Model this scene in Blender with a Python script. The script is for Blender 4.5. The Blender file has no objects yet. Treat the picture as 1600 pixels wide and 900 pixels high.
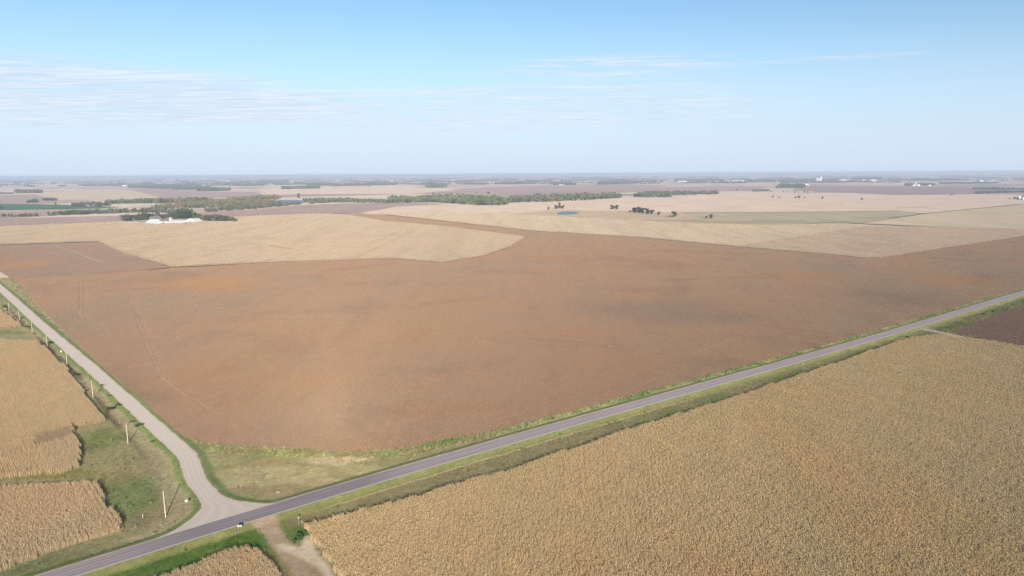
import bpy, bmesh, math, random
import numpy as np
from mathutils import Vector, Matrix

random.seed(7)
rng = np.random.default_rng(7)
sc = bpy.context.scene
col = sc.collection

# ------------------------------------------------------------------ camera
F_PX, CAM_H, HORIZON = 1100.0, 115.0, 271.5          # photograph pixels, metres, pixel row
PITCH = math.atan((450 - HORIZON) / F_PX)
ROLL = math.atan(9 / 1600)
cam_d = bpy.data.cameras.new('camera')
cam = bpy.data.objects.new('camera', cam_d)
col.objects.link(cam)
cam_d.sensor_width = 36.0
cam_d.lens = F_PX * 36.0 / 1600.0
cam_d.clip_start = 1.0
cam_d.clip_end = 200000.0
cam.matrix_world = (Matrix.Translation((0, 0, CAM_H)) @ Matrix.Rotation(math.radians(90) - PITCH, 4, 'X')
                    @ Matrix.Rotation(-ROLL, 4, 'Z'))
sc.camera = cam

# ------------------------------------------------------------------ light
SUN_ELEV = math.radians(18.8)
SUN_AZ = math.radians(164.8)                          # clockwise from +Y
SUN_STRENGTH, SKY_STRENGTH, EXPOSURE = 3.7, 0.07, 0.60
sun_vec = Vector((math.sin(SUN_AZ) * math.cos(SUN_ELEV), math.cos(SUN_AZ) * math.cos(SUN_ELEV), math.sin(SUN_ELEV)))
sd = bpy.data.lights.new('sun', 'SUN')
sd.energy = SUN_STRENGTH
sd.angle = math.radians(0.53)
sd.color = (1.0, 0.93, 0.83)
sun = bpy.data.objects.new('sun', sd)
sun.rotation_euler = sun_vec.to_track_quat('Z', 'Y').to_euler()
sun.location = (0, 0, 300)
col.objects.link(sun)
sc.view_settings.view_transform = 'Standard'
sc.view_settings.look = 'None'
sc.view_settings.exposure = EXPOSURE
sc.view_settings.gamma = 1.0
sc.view_settings.use_curve_mapping = False
sc.cycles.max_bounces = 5
sc.cycles.diffuse_bounces = 3
sc.cycles.volume_bounces = 1
sc.cycles.use_denoising = True
sc.cycles.denoiser = 'OPENIMAGEDENOISE'
sc.cycles.denoising_prefilter = 'NONE'
sc.cycles.pixel_filter_type = 'BLACKMAN_HARRIS'
sc.cycles.filter_width = 1.45


# ------------------------------------------------------------------ node helpers
class NT:
    def __init__(self, nt):
        self.nt = nt
        self.nt.nodes.clear()

    def n(self, t, **kw):
        nd = self.nt.nodes.new(t)
        for k, v in kw.items():
            setattr(nd, k, v)
        return nd

    def l(self, a, b):
        self.nt.links.new(a, b)

    def put(self, sock, v):
        if isinstance(v, bpy.types.NodeSocket):
            self.l(v, sock)
        else:
            if sock.type == 'RGBA' and len(v) == 3:
                v = (*v, 1)
            sock.default_value = v

    def m(self, op, a, b=0.0, c=0.0, clamp=False):
        nd = self.n('ShaderNodeMath', operation=op, use_clamp=clamp)
        self.put(nd.inputs[0], a); self.put(nd.inputs[1], b)
        if op in ('MULTIPLY_ADD', 'WRAP', 'SMOOTH_MIN'):
            self.put(nd.inputs[2], c)
        return nd.outputs[0]

    def mix(self, f, a, b, mode='MIX'):
        nd = self.n('ShaderNodeMix', data_type='RGBA', blend_type=mode)
        self.put(nd.inputs[0], f); self.put(nd.inputs[6], a); self.put(nd.inputs[7], b)
        return nd.outputs[2]

    def noise(self, vec, scale, detail=3, rough=0.55, dist=0.0):
        nd = self.n('ShaderNodeTexNoise')
        self.l(vec, nd.inputs['Vector'])
        nd.inputs['Scale'].default_value = scale
        nd.inputs['Detail'].default_value = detail
        nd.inputs['Roughness'].default_value = rough
        nd.inputs['Distortion'].default_value = dist
        return nd.outputs['Fac']

    def ss(self, v, lo, hi, a=0.0, b=1.0):
        nd = self.n('ShaderNodeMapRange', interpolation_type='SMOOTHSTEP')
        self.put(nd.inputs[0], v)
        for i, x in enumerate((lo, hi, a, b)):
            nd.inputs[i + 1].default_value = x
        return nd.outputs[0]

    def mapv(self, vec, rot=0.0, scale=(1, 1, 1), loc=(0, 0, 0)):
        nd = self.n('ShaderNodeMapping')
        self.l(vec, nd.inputs[0])
        nd.inputs['Location'].default_value = loc
        nd.inputs['Rotation'].default_value = (0, 0, rot)
        nd.inputs['Scale'].default_value = scale
        return nd.outputs[0]

    def pos(self):
        return self.n('ShaderNodeNewGeometry').outputs['Position']


def new_mat(name, rough=0.95, spec=0.1, metallic=0.0):
    m = bpy.data.materials.new(name)
    m.use_nodes = True
    t = NT(m.node_tree)
    out = t.n('ShaderNodeOutputMaterial')
    b = t.n('ShaderNodeBsdfPrincipled')
    b.inputs['Roughness'].default_value = rough
    b.inputs['Specular IOR Level'].default_value = spec
    b.inputs['Metallic'].default_value = metallic
    if rough > 0.8: b.inputs['Diffuse Roughness'].default_value = 1.0
    t.l(b.outputs[0], out.inputs[0])
    return m, t, b


def plain_mat(name, c, rough=0.7, spec=0.3, metallic=0.0, var=0.12, scale=1.5):
    m, t, b = new_mat(name, rough, spec, metallic)
    f = t.noise(t.pos(), scale, 4)
    t.l(t.mix(f, tuple(x * (1 - var) for x in c), tuple(min(1, x * (1 + var)) for x in c)), b.inputs['Base Color'])
    return m


# ------------------------------------------------------------------ world: sky and thin cirrus
w = bpy.data.worlds.new('World')
sc.world = w
w.use_nodes = True
t = NT(w.node_tree)
wo = t.n('ShaderNodeOutputWorld')
bg = t.n('ShaderNodeBackground')
sky = t.n('ShaderNodeTexSky', sky_type='NISHITA')
sky.sun_disc = False
sky.sun_elevation = SUN_ELEV
sky.sun_rotation = SUN_AZ
sky.altitude = 400
sky.air_density = 1.0
sky.dust_density = 0.6
sky.ozone_density = 1.3
tc = t.n('ShaderNodeTexCoord')
dirv = tc.outputs['Generated']
sep = t.n('ShaderNodeSeparateXYZ')
t.l(dirv, sep.inputs[0])
dx, dy, dz = sep.outputs
az = t.m('ARCTAN2', dx, dy)
el = t.m('ARCSINE', dz)
dzc = t.m('MAXIMUM', dz, 0.012)
cmb = t.n('ShaderNodeCombineXYZ')
t.l(t.m('DIVIDE', dx, dzc), cmb.inputs[0]); t.l(t.m('DIVIDE', dy, dzc), cmb.inputs[1])
plane = cmb.outputs[0]                                # where the view ray meets the cloud layer
wisp = t.noise(t.mapv(plane, rot=-0.35, scale=(0.35, 1.6, 1)), 1.1, 9, 0.66, 0.6)
ripple = t.noise(t.mapv(plane, rot=0.15, scale=(0.6, 2.4, 1)), 2.6, 7, 0.62, 0.8)
broad = t.noise(t.mapv(plane, rot=-0.2, scale=(0.2, 0.35, 1)), 1.0, 4, 0.5)
D = math.radians


def bank(a0, e0, wa, we, tilt, power=1.0):
    """soft elongated area of the sky where cirrus lies"""
    a = t.m('SUBTRACT', az, D(a0)); e = t.m('ADD', t.m('SUBTRACT', t.m('SUBTRACT', el, D(e0)), t.m('MULTIPLY', a, tilt)), t.m('MULTIPLY', t.m('SUBTRACT', broad, 0.5), D(we * 1.2)))
    r = t.m('ADD', t.m('POWER', t.m('ABSOLUTE', t.m('DIVIDE', a, D(wa))), 2.0),
            t.m('POWER', t.m('ABSOLUTE', t.m('DIVIDE', e, D(we))), 2.0))
    return t.m('MULTIPLY', t.ss(r, 0.15, 1.0, 1.0, 0.0), power)


left_bank = t.m('MULTIPLY', bank(-31, 5.3, 21, 2.7, 0.0), t.ss(wisp, 0.30, 0.62, 0.4, 1.0))
mid_bank = t.m('MULTIPLY', bank(-1, 4.9, 27, 2.6, 0.02), t.ss(wisp, 0.34, 0.62, 0.1, 1.0))
streak = t.m('MULTIPLY', bank(8, 8.1, 12, 1.05, 0.012), t.ss(ripple, 0.38, 0.60))
trail = t.m('MULTIPLY', bank(24, 8.0, 7, 0.2, -0.01), t.ss(ripple, 0.3, 0.6, 0.3, 1.0))
clouds = t.m('ADD', t.m('ADD', t.m('MULTIPLY', left_bank, 0.95), t.m('MULTIPLY', mid_bank, 0.75)),
             t.m('ADD', t.m('MULTIPLY', streak, 0.7), t.m('MULTIPLY', trail, 0.5)), clamp=True)
rest = t.m('MULTIPLY', t.ss(broad, 0.5, 0.75), t.ss(el, D(14), D(35), 0.0, 0.35))
clouds = t.m('MAXIMUM', clouds, rest)
fine = t.ss(t.m('ADD', t.m('MULTIPLY', ripple, 0.6), t.m('MULTIPLY', wisp, 0.4)), 0.38, 0.62, 0.0, 1.0)
ccol = t.mix(fine, (5.7, 6.6, 8.2), (8.0, 8.6, 9.5))
haze_low = t.ss(el, D(0.0), D(13.0), 1.0, 0.0)
skyc = t.mix(1.0, sky.outputs[0], (1.08, 1.27, 1.40), 'MULTIPLY')
skyc = t.mix(t.m('MULTIPLY', haze_low, 0.85), skyc, (6.0, 7.1, 9.3))
skyc = t.mix(t.m('MULTIPLY', clouds, 0.95), skyc, ccol)
t.l(skyc, bg.inputs[0])
bg.inputs[1].default_value = SKY_STRENGTH
t.l(bg.outputs[0], wo.inputs[0])


# ------------------------------------------------------------------ from photograph pixel to the ground
def G(x, y, z=0.0):
    u, v = x - 800.0, 450.0 - y
    c, s = math.cos(ROLL), math.sin(ROLL)
    u, v = c * u + s * v, -s * u + c * v
    d = (u, F_PX * math.cos(PITCH) + v * math.sin(PITCH), -F_PX * math.sin(PITCH) + v * math.cos(PITCH))
    k = (CAM_H - z) / -d[2]
    return np.array([d[0] * k, d[1] * k])


def GP(pts, z=0.0):
    return np.array([G(p[0], p[1], p[2] if len(p) > 2 else z) for p in pts])


def vnoise(x, y, s, seed=0):
    """smooth value noise in numpy, 0..1"""
    def h(i, j):
        n = (i * 374761393 + j * 668265263 + seed * 1442695041) & 0xffffffff
        n = ((n ^ (n >> 13)) * 1274126177) & 0xffffffff
        return ((n ^ (n >> 16)) & 0xffff) / 65535.0
    x = np.asarray(x, float) / s; y = np.asarray(y, float) / s
    i = np.floor(x).astype(np.int64); j = np.floor(y).astype(np.int64)
    fx = x - i; fy = y - j
    fx = fx * fx * (3 - 2 * fx); fy = fy * fy * (3 - 2 * fy)
    return ((h(i, j) * (1 - fx) + h(i + 1, j) * fx) * (1 - fy) + (h(i, j + 1) * (1 - fx) + h(i + 1, j + 1) * fx) * fy)


def fnoise(x, y, s, seed=0):
    return 0.55 * vnoise(x, y, s, seed) + 0.3 * vnoise(x, y, s / 2.3, seed + 1) + 0.15 * vnoise(x, y, s / 5.1, seed + 2)


def seg_dist(P, poly, closed=True):
    d = np.full(len(P), 1e9)
    n = len(poly)
    for i in range(n if closed else n - 1):
        a = poly[i]; b = poly[(i + 1) % n]
        ab = b - a; L = max(ab @ ab, 1e-9)
        tt = np.clip(((P - a) @ ab) / L, 0, 1)
        q = P - a - tt[:, None] * ab
        d = np.minimum(d, np.sqrt((q * q).sum(1)))
    return d


def inside(P, poly):
    r = np.zeros(len(P), bool)
    n = len(poly)
    x, y = P[:, 0], P[:, 1]
    for i in range(n):
        a = poly[i]; b = poly[(i + 1) % n]
        c = (a[1] > y) != (b[1] > y)
        xx = (b[0] - a[0]) * (y - a[1]) / (b[1] - a[1] + 1e-12) + a[0]
        r ^= c & (x < xx)
    return r


def sdf(P, poly):
    d = seg_dist(P, poly)
    return np.where(inside(P, poly), d, -d)


def lay(o, label=None, cat=None, kind=None, group=None):
    if label: o['label'] = label
    if cat: o['category'] = cat
    if kind: o['kind'] = kind
    if group: o['group'] = group
    return o


def link(name, me, parent=None):
    o = bpy.data.objects.new(name, me)
    col.objects.link(o)
    if parent is not None:
        o.parent = parent
    return o


def mesh(name, V, Fc, mat=None, smooth=False):
    me = bpy.data.meshes.new(name)
    me.from_pydata([tuple(map(float, v)) for v in V], [], [tuple(map(int, f)) for f in Fc])
    if mat: me.materials.append(mat)
    if smooth:
        me.shade_smooth()
    me.update()
    return me


def sheet(name, poly, z, mat, label, kind='structure'):
    poly = np.asarray(poly)
    bm = bmesh.new()
    vs = [bm.verts.new((p[0], p[1], z)) for p in poly]
    f = bm.faces.new(vs)
    if f.normal.z < 0 or f.calc_area() == 0:
        pass
    bm.normal_update()
    if f.normal.z < 0:
        f.normal_flip()
    bmesh.ops.triangulate(bm, faces=bm.faces[:])
    me = bpy.data.meshes.new(name); bm.to_mesh(me); bm.free()
    me.materials.append(mat)
    return lay(link(name, me), label, kind=kind)


def slab(name, poly, h, mat, label, z=0.0):
    """a standing crop far away: top surface with its own side walls"""
    poly = np.asarray(poly)
    bm = bmesh.new()
    vs = [bm.verts.new((p[0], p[1], z)) for p in poly]
    f = bm.faces.new(vs); bm.normal_update()
    if f.normal.z < 0: f.normal_flip()
    r = bmesh.ops.extrude_face_region(bm, geom=[f])
    for v in r['geom']:
        if isinstance(v, bmesh.types.BMVert): v.co.z = z + h
    bmesh.ops.recalc_face_normals(bm, faces=bm.faces[:])
    bmesh.ops.triangulate(bm, faces=bm.faces[:])
    me = bpy.data.meshes.new(name); bm.to_mesh(me); bm.free()
    me.materials.append(mat)
    return lay(link(name, me), label, kind='structure')


# section-line grid of the countryside follows the gravel road
GRID_DIR = np.array([-0.655, 0.756])
GRID_ANG = math.atan2(GRID_DIR[0], GRID_DIR[1])       # angle from +Y

# ------------------------------------------------------------------ ground materials


def field_mat(name, c1, c2, c3=None, rowdir=GRID_ANG, stretch=7.0, s=0.012, streak=0.25, fine=0.18, relief=0.0):
    m, t, b = new_mat(name)
    P = t.pos()
    big = t.noise(t.mapv(P, rot=rowdir, scale=(stretch * 0.35, 1, 1)), s, 4, 0.6, 0.4)
    c = t.mix(t.ss(big, 0.32, 0.68), c1, c2)
    if c3:
        patch = t.noise(P, s * 0.6, 3, 0.5, 1.0)
        c = t.mix(t.ss(patch, 0.52, 0.72), c, c3)
    band = t.noise(t.mapv(P, rot=rowdir, scale=(1.0, 0.02, 1)), 0.09, 3, 0.6)
    c = t.mix(t.ss(band, 0.35, 0.65, 0.0, streak), c, tuple(x * 0.78 for x in c1))
    grain = t.noise(P, 0.45, 4, 0.75)
    c = t.mix(t.ss(grain, 0.3, 0.7, 0.0, fine), c, tuple(x * 0.55 for x in c1))
    t.l(c, b.inputs['Base Color'])
    return m


# base farmland: fields of the section grid, too far away to build one by one
gm, t, b = new_mat('farmland')
P = t.mapv(t.pos(), rot=-GRID_ANG * -1.0)
warp = t.noise(t.pos(), 0.0009, 2)


def cell(P, sx, sy, off):
    mp = t.mapv(P, scale=(1 / sx, 1 / sy, 1), loc=(off, off * 0.7, 0))
    sn = t.n('ShaderNodeVectorMath', operation='FLOOR'); t.l(mp, sn.inputs[0])
    sp = t.n('ShaderNodeSeparateXYZ'); t.l(sn.outputs[0], sp.inputs[0])
    cb = t.n('ShaderNodeCombineXYZ'); t.l(sp.outputs[0], cb.inputs[0]); t.l(sp.outputs[1], cb.inputs[1])
    wn = t.n('ShaderNodeTexWhiteNoise', noise_dimensions='2D'); t.l(cb.outputs[0], wn.inputs['Vector'])
    return wn.outputs['Value']


ha = cell(P, 805, 402, 0.13); hb = cell(P, 402, 805, 0.37); hs = cell(P, 1610, 1610, 0.2)
hsel = t.m('GREATER_THAN', hs, 0.5)
hv = t.m('ADD', t.m('MULTIPLY', ha, hsel), t.m('MULTIPLY', hb, t.m('SUBTRACT', 1.0, hsel)))
ramp = t.n('ShaderNodeValToRGB'); ramp.color_ramp.interpolation = 'CONSTANT'
t.l(hv, ramp.inputs[0])
cr = ramp.color_ramp
stops = [(0.0, (0.40, 0.31, 0.235)), (0.22, (0.27, 0.185, 0.155)), (0.42, (0.44, 0.34, 0.26)), (0.60, (0.22, 0.16, 0.14)),
         (0.74, (0.36, 0.275, 0.215)), (0.93, (0.15, 0.18, 0.115)), (0.96, (0.31, 0.225, 0.19))]
while len(cr.elements) < len(stops): cr.elements.new(0.5)
for e, (p, c) in zip(cr.elements, stops): e.position = p; e.color = (*c, 1)
gr = t.noise(t.pos(), 0.02, 5, 0.7)
c = t.mix(t.ss(gr, 0.3, 0.7, 0, 0.3), ramp.outputs[0], (0.24, 0.19, 0.13))
t.l(c, b.inputs['Base Color'])

R = 70000.0
# base sheet as a ring grid so that triangles stay well shaped
bm = bmesh.new()
rings = [0, 400, 1500, 5000, 15000, 40000, R]
prev = None
for r in rings:
    if r == 0:
        cur = [bm.verts.new((0, 0, -1.0))]
    else:
        cur = [bm.verts.new((r * math.cos(2 * math.pi * k / 48), r * math.sin(2 * math.pi * k / 48), -1.0 if r <= 1500 else 0.0)) for k in range(48)]
    if prev is not None:
        for k in range(48):
            if len(prev) == 1: bm.faces.new((prev[0], cur[k], cur[(k + 1) % 48]))
            else: bm.faces.new((prev[k], cur[k], cur[(k + 1) % 48], prev[(k + 1) % 48]))
    prev = cur
me = bpy.data.meshes.new('ground'); bm.to_mesh(me); bm.free(); me.materials.append(gm)
lay(link('ground', me), 'flat farmland reaching to the horizon', kind='structure')

M_cornsoil = field_mat('corn_litter', (0.25, 0.18, 0.10), (0.20, 0.14, 0.08), streak=0.1)
M_soysoil = field_mat('soybean_litter', (0.29, 0.185, 0.125), (0.25, 0.16, 0.11), streak=0.1)
M_tansoil = field_mat('far_corn_litter', (0.17, 0.125, 0.08), (0.15, 0.11, 0.07), streak=0.1)
M_tanfar = field_mat('ripe_corn_far', (0.36, 0.275, 0.18), (0.42, 0.325, 0.215), (0.345, 0.28, 0.17), s=0.004)
M_tanpink = field_mat('pinkish_stubble_far', (0.43, 0.315, 0.225), (0.49, 0.37, 0.27), s=0.004)
M_brownfar = field_mat('ripe_soybeans_far', (0.245, 0.165, 0.135), (0.29, 0.20, 0.165), (0.25, 0.19, 0.165), s=0.004)
M_browndark = field_mat('dark_ripe_soybeans', (0.20, 0.135, 0.12), (0.24, 0.165, 0.14), (0.205, 0.16, 0.145), s=0.006)
M_greenfar = field_mat('green_cover_crop', (0.03, 0.085, 0.042), (0.045, 0.11, 0.05), s=0.004)
M_pasture = field_mat('dry_pasture', (0.27, 0.22, 0.135), (0.33, 0.27, 0.17), (0.21, 0.20, 0.12), rowdir=-0.9, stretch=9, s=0.008, streak=0.4)
M_rust = field_mat('rusty_slough_grass', (0.33, 0.235, 0.15), (0.38, 0.28, 0.18), (0.27, 0.21, 0.13), rowdir=-1.2, stretch=9, s=0.008)

# ------------------------------------------------------------------ field outlines (photograph pixels on the ground)
F_soy = [(18, 434), (60, 478), (120, 539), (200, 612), (258, 672), (300, 690), (400, 699), (470, 702), (540, 709), (640, 702), (700, 686), (760, 677),
         (900, 642), (1100, 589), (1300, 537), (1440, 496), (1500, 479), (1600, 450), (1700, 420), (1700, 356), (1601, 369), (1378, 403), (1350, 404), (1150, 386), (1000, 372), (830, 361.5),
         (700, 347), (620, 338), (570, 334), (548, 336.5), (600, 345), (700, 354), (822, 371), (797, 386), (760, 400), (690, 411.5),
         (610, 405), (400, 412), (270, 419.5), (200, 425), (120, 430), (60, 434)]
F_soy2 = [(268, 418), (200, 399), (155, 379), (0, 384), (-70, 388), (-70, 405), (-10, 419), (16, 433.6), (60, 433.5), (120, 429.5), (200, 424.4)]
F_tanL = [(-70, 387), (0, 382.5), (155, 377.5), (201, 397.6), (270, 417.6), (400, 411.3), (610, 404.3), (690, 410.8), (758, 399.4), (795.5, 385.5), (820, 371),
          (700, 355.2), (600, 346), (548, 337.5), (520, 335), (480, 335), (370, 339.5), (190, 347), (0, 355), (-70, 358)]
F_tanR1 = [(590, 334), (700, 346.3), (830, 360.9), (1000, 371.4), (1150, 385.4), (1212, 375), (1352, 356), (1322, 350.5), (1200, 353), (1100, 350.5), (930, 342.5), (800, 335), (690, 332)]
F_tanR2 = [(1152, 385), (1350, 402.5), (1378, 401.5), (1601, 367.5), (1700, 352.5), (1700, 366), (1601, 365.5), (1354, 352)]
F_tanR2 = [(1152, 385.8), (1350, 403.4), (1378, 402.5), (1601, 368.4), (1655, 359.5), (1480, 356), (1353, 353.8), (1212, 376.5)]
F_tanR3 = [(1340, 349.3), (1480, 354.5), (1640, 360), (1700, 360), (1700, 318), (1600, 320), (1510, 327), (1440, 334)]

soy = GP(F_soy); soy2 = GP(F_soy2); tanL = GP(F_tanL); tanR1 = GP(F_tanR1); tanR2 = GP(F_tanR2); tanR3 = GP(F_tanR3)
cornD = GP([(474, 823, 1), (520, 808, 1.8), (560, 796, 2.2), (650, 773, 2.2), (755, 742, 2.2), (800, 731, 2.2), (960, 676, 2.2), (1080, 640, 2.2), (1200, 601, 2.2), (1330, 558, 2.2), (1400, 532, 2.2), (1430, 526, 2.2), (1462, 522, 2.2),
            (1540, 530, 2.2), (1600, 541, 2.2), (1720, 565, 2.2), (1900, 700), (2000, 1150), (800, 1150), (585, 965), (545, 925), (505, 868)])
cornA = GP([(-260, 300 + 140, 1.5), (-60, 462, 1.5), (0, 484, 2), (16, 493, 2), (34, 508, 2), (6, 515), (-60, 518), (-260, 520)])
cornB = GP([(-260, 530, 2), (-60, 524, 2), (14, 530, 2), (58, 532, 2), (74, 545, 2), (103, 574, 1.5), (138, 622, 1.5), (164, 660), (113, 668), (116, 685), (127, 706), (124, 732),
            (100, 740), (0, 750), (-60, 754), (-260, 765)])
cornC = GP([(-260, 775, 2), (-60, 762, 2), (0, 757, 2), (146, 751, 2), (158, 770, 1), (166, 788, 1), (191, 820), (188, 832), (140, 845), (100, 857), (40, 880), (0, 896), (-60, 920), (-260, 1000)])
cornE = GP([(215, 925), (262, 905), (305, 888), (345, 870), (384, 852, 2), (402, 856, 2), (418, 876, 1), (430, 893), (450, 925), (490, 1010), (560, 1150), (60, 1150), (120, 1000)])
soyR = GP([(1484, 519), (1520, 506), (1600, 477), (1700, 445), (1760, 520), (1720, 562), (1600, 543), (1520, 526)])
gapB = GP([(54, 702), (112, 687), (113, 671), (54, 686)])
greenN = GP([(12, 527), (50, 524), (64, 521), (44, 514), (8, 516)])

sheet('soybean_field_soil', soy, 0.02, M_soysoil, 'brown leaf litter under the ripe soybeans')
sheet('soybean_plot_soil', soy2, 0.02, M_soysoil, 'brown soil under the duller soybeans at the upper left')
sheet('soybean_plot_soil', soyR, 0.02, M_soysoil, 'brown soil under the dark soybeans at the right edge')
sheet('corn_field_soil', cornD, 0.02, M_cornsoil, 'litter under the ripe corn at the lower right')
sheet('bare_soil', gapB, 0.03, plain_mat('row_shade_soil', (0.09, 0.07, 0.05), .95, .1), 'soil between stripped corn rows, coloured dark for the shade there')  # shade between the rows put into the soil colour
for p in (cornA, cornB, cornC, cornE):
    sheet('corn_plot_soil', p, 0.02, M_cornsoil, 'litter under a plot of ripe corn by the junction')
for p in (tanL, tanR1, tanR2):
    sheet('far_corn_soil', p, 0.02, M_tansoil, 'straw coloured litter under the pale ripe corn beyond the soybeans')

# middle and far distance
sheet('far_field', GP([(560, 333), (620, 323), (700, 319), (830, 316), (1000, 307), (1120, 303), (1300, 301), (1500, 303), (1700, 306), (1700, 322), (1600, 322), (1440, 336),
                       (1400, 330.5), (1060, 333), (1000, 330), (870, 329), (800, 336), (690, 334), (600, 336)]), 0.10, M_tanpink, 'broad pinkish tan field before the woods')
sheet('far_field', tanR3, 0.30, M_tanfar, 'wide pale tan field beyond the dark fence line at the right')
sheet('pasture', GP([(1040, 333.5), (1100, 331.8), (1400, 329.5), (1443, 334.5), (1345, 349), (1200, 353.5), (1100, 351), (1000, 347), (930, 343)]), 0.30, M_pasture, 'olive pasture with a slough beyond the pale corn')
sheet('slough_meadow', GP([(790, 334.5), (870, 328.5), (1000, 330), (1060, 333), (1100, 342), (1040, 346), (930, 343), (860, 339)]), 0.42, M_rust, 'rust coloured meadow round the small pond')
sheet('far_field', GP([(-70, 358), (0, 354.6), (190, 346.6), (370, 339), (480, 334.5), (560, 333), (620, 322), (700, 318.5), (600, 316.5), (480, 320), (400, 327), (300, 333), (200, 336.5), (0, 341.5), (-70, 343)]),
      0.12, M_brownfar, 'long brown soybean field before the river woods')
sheet('far_field', GP([(-70, 343), (0, 341), (75, 337), (200, 330), (100, 328.4), (0, 331.3), (-70, 334)]), 0.16, M_brownfar, 'narrow brown field between two hedges at the left')
sheet('far_field', GP([(-70, 318), (0, 318.6), (90, 319.6), (150, 322), (190, 323.6), (140, 326), (0, 328.6), (-70, 330)]), 0.30, M_greenfar, 'dark green field at the left edge')
sheet('far_field', GP([(60, 303), (120, 296.5), (205, 297), (255, 308.5), (190, 312.5), (90, 313)]), 0.4, M_tanfar, 'tan field beyond the dark green field')
sheet('far_field', GP([(-70, 306), (55, 303.8), (90, 313.5), (50, 319.5), (0, 318.2), (-70, 317.6)]), 0.35, M_brownfar, 'brown field beyond the dark green field')
sheet('far_field', GP([(205, 297), (400, 300), (420, 309), (255, 309)]), 0.5, M_brownfar, 'brown field behind the river woods at the left')
sheet('far_field', GP([(400, 294.5), (610, 290), (720, 297), (640, 303), (420, 304.5)]), 0.9, M_tanpink, 'pinkish field behind the river woods')
sheet('far_field', GP([(690, 296), (830, 289.5), (1060, 291.5), (1200, 292), (1180, 298), (1000, 299.5), (800, 302), (660, 303)]), 0.7, M_brownfar, 'purple brown field behind the long woods')
sheet('far_field', GP([(1235, 297), (1262, 289.5), (1400, 290.5), (1560, 294), (1600, 300), (1500, 303.8), (1400, 304.5), (1270, 299)]), 1.0, M_browndark, 'dark brown field before the distant farms')
sheet('far_field', GP([(600, 289), (760, 288), (860, 288), (820, 284.5), (700, 284)]), 1.8, M_tanpink, 'pale strip field round a distant farm')
sheet('far_field', GP([(860, 287.5), (1070, 288.5), (1020, 285), (880, 284)]), 1.7, M_tanpink, 'pale strip field below the distant windbreaks')
sheet('far_field', GP([(1150, 290), (1270, 288), (1400, 288), (1380, 284.5), (1180, 285)]), 1.6, M_tanfar, 'pale strip field below the distant town')

# ------------------------------------------------------------------ roads
ND = 0.8                                              # roads stand this high above the fields
hx = [-60, 55, 125, 200, 300, 350, 412, 500, 600, 650, 800, 962, 1200, 1380, 1435, 1490, 1600, 1690]
hn = [938, 899, 876.5, 852, 823.5, 810, 790, 765, 733, 720, 679.7, 635, 573.5, 517.5, 501.6, 484.4, 455, 430]
hs_ = [964, 922, 898, 873, 843, 829, 810, 784, 750.5, 736, 693, 648.5, 583, 527, 511, 492.7, 462.5, 437]
hc = np.array([(G(x, a, ND) + G(x, b_, ND)) / 2 for x, a, b_ in zip(hx, hn, hs_)])
o0 = hc[5]
ax = hc[-1] - hc[0]; ax = ax / np.linalg.norm(ax); nx = np.array([-ax[1], ax[0]])   # nx points to the soybean side
hu = (hc - o0) @ ax; hv_ = (hc - o0) @ nx
coef = np.polyfit(hu, hv_, 4)
U0 = hu.min() + 10


def road_v(u):
    """offset and slope of the road line, straight beyond its traced end"""
    uc = np.maximum(u, U0); dv = np.polyval(np.polyder(coef), uc)
    return np.polyval(coef, uc) + dv * (u - uc), dv
HW = 3.75


def hwy_pt(u, off=0.0):
    v, dv = road_v(u)
    tdir = ax + nx * dv; tdir /= np.linalg.norm(tdir)
    nn = np.array([-tdir[1], tdir[0]])
    return o0 + ax * u + nx * v + nn * off


def hwy_d(P):
    """signed distance from the highway centre line, positive on the soybean side"""
    q = P - o0
    u = q @ ax
    u = np.clip(u, -420, 900)
    v, dv = road_v(u)
    return (q @ nx - v) / np.sqrt(1 + dv * dv)


gl = [(-60, 408), (0, 450), (50, 500), (72, 520), (132, 571), (180, 621), (220, 662), (260, 711), (286, 746), (300, 768), (311, 782), (313.5, 790), (310, 798), (296, 812), (270, 829), (236, 845)]
grt = [(-60, 400), (0, 439.5), (65, 500), (88, 520), (154, 570), (204, 615), (250, 665), (293, 711), (320, 742), (334, 760), (350, 774), (365, 780.5), (388, 784.5), (403, 786), (418, 786), (440, 786)]
GL = GP(gl, ND); GR = GP(grt, ND)
# straighten the far part of the road
cen = (GL + GR) / 2
k0 = 8
dirg = np.polyfit(cen[:k0, 1], cen[:k0, 0], 1)
for i in range(k0):
    yv = cen[i, 1]; xv = np.polyval(dirg, yv)
    tn = np.array([dirg[0], 1.0]); tn /= np.linalg.norm(tn); nn = np.array([tn[1], -tn[0]])
    hw = 3.85
    base = np.array([xv, yv]) * 0.75 + cen[i] * 0.25
    GL[i] = base - nn * hw; GR[i] = base + nn * hw


def densify(A, n, wob=0.0, seed=0):
    out = []
    for i in range(len(A) - 1):
        p0 = A[max(i - 1, 0)]; p1 = A[i]; p2 = A[i + 1]; p3 = A[min(i + 2, len(A) - 1)]
        for k in range(n):
            s = k / n
            out.append(0.5 * ((2 * p1) + (-p0 + p2) * s + (2 * p0 - 5 * p1 + 4 * p2 - p3) * s * s + (-p0 + 3 * p1 - 3 * p2 + p3) * s ** 3))
    out.append(A[-1])
    out = np.array(out)
    if wob:
        s = np.cumsum(np.r_[0, np.linalg.norm(np.diff(out, axis=0), axis=1)])
        out = out + (vnoise(s, s * 0, 3.0, seed) - 0.5)[:, None] * wob * np.array([1, 0.6])
    return out


GLd = densify(GL, 14, 0.5, 3); GRd = densify(GR, 14, 0.5, 9)
gravel_poly = np.vstack([GLd, GRd[::-1]])


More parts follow.
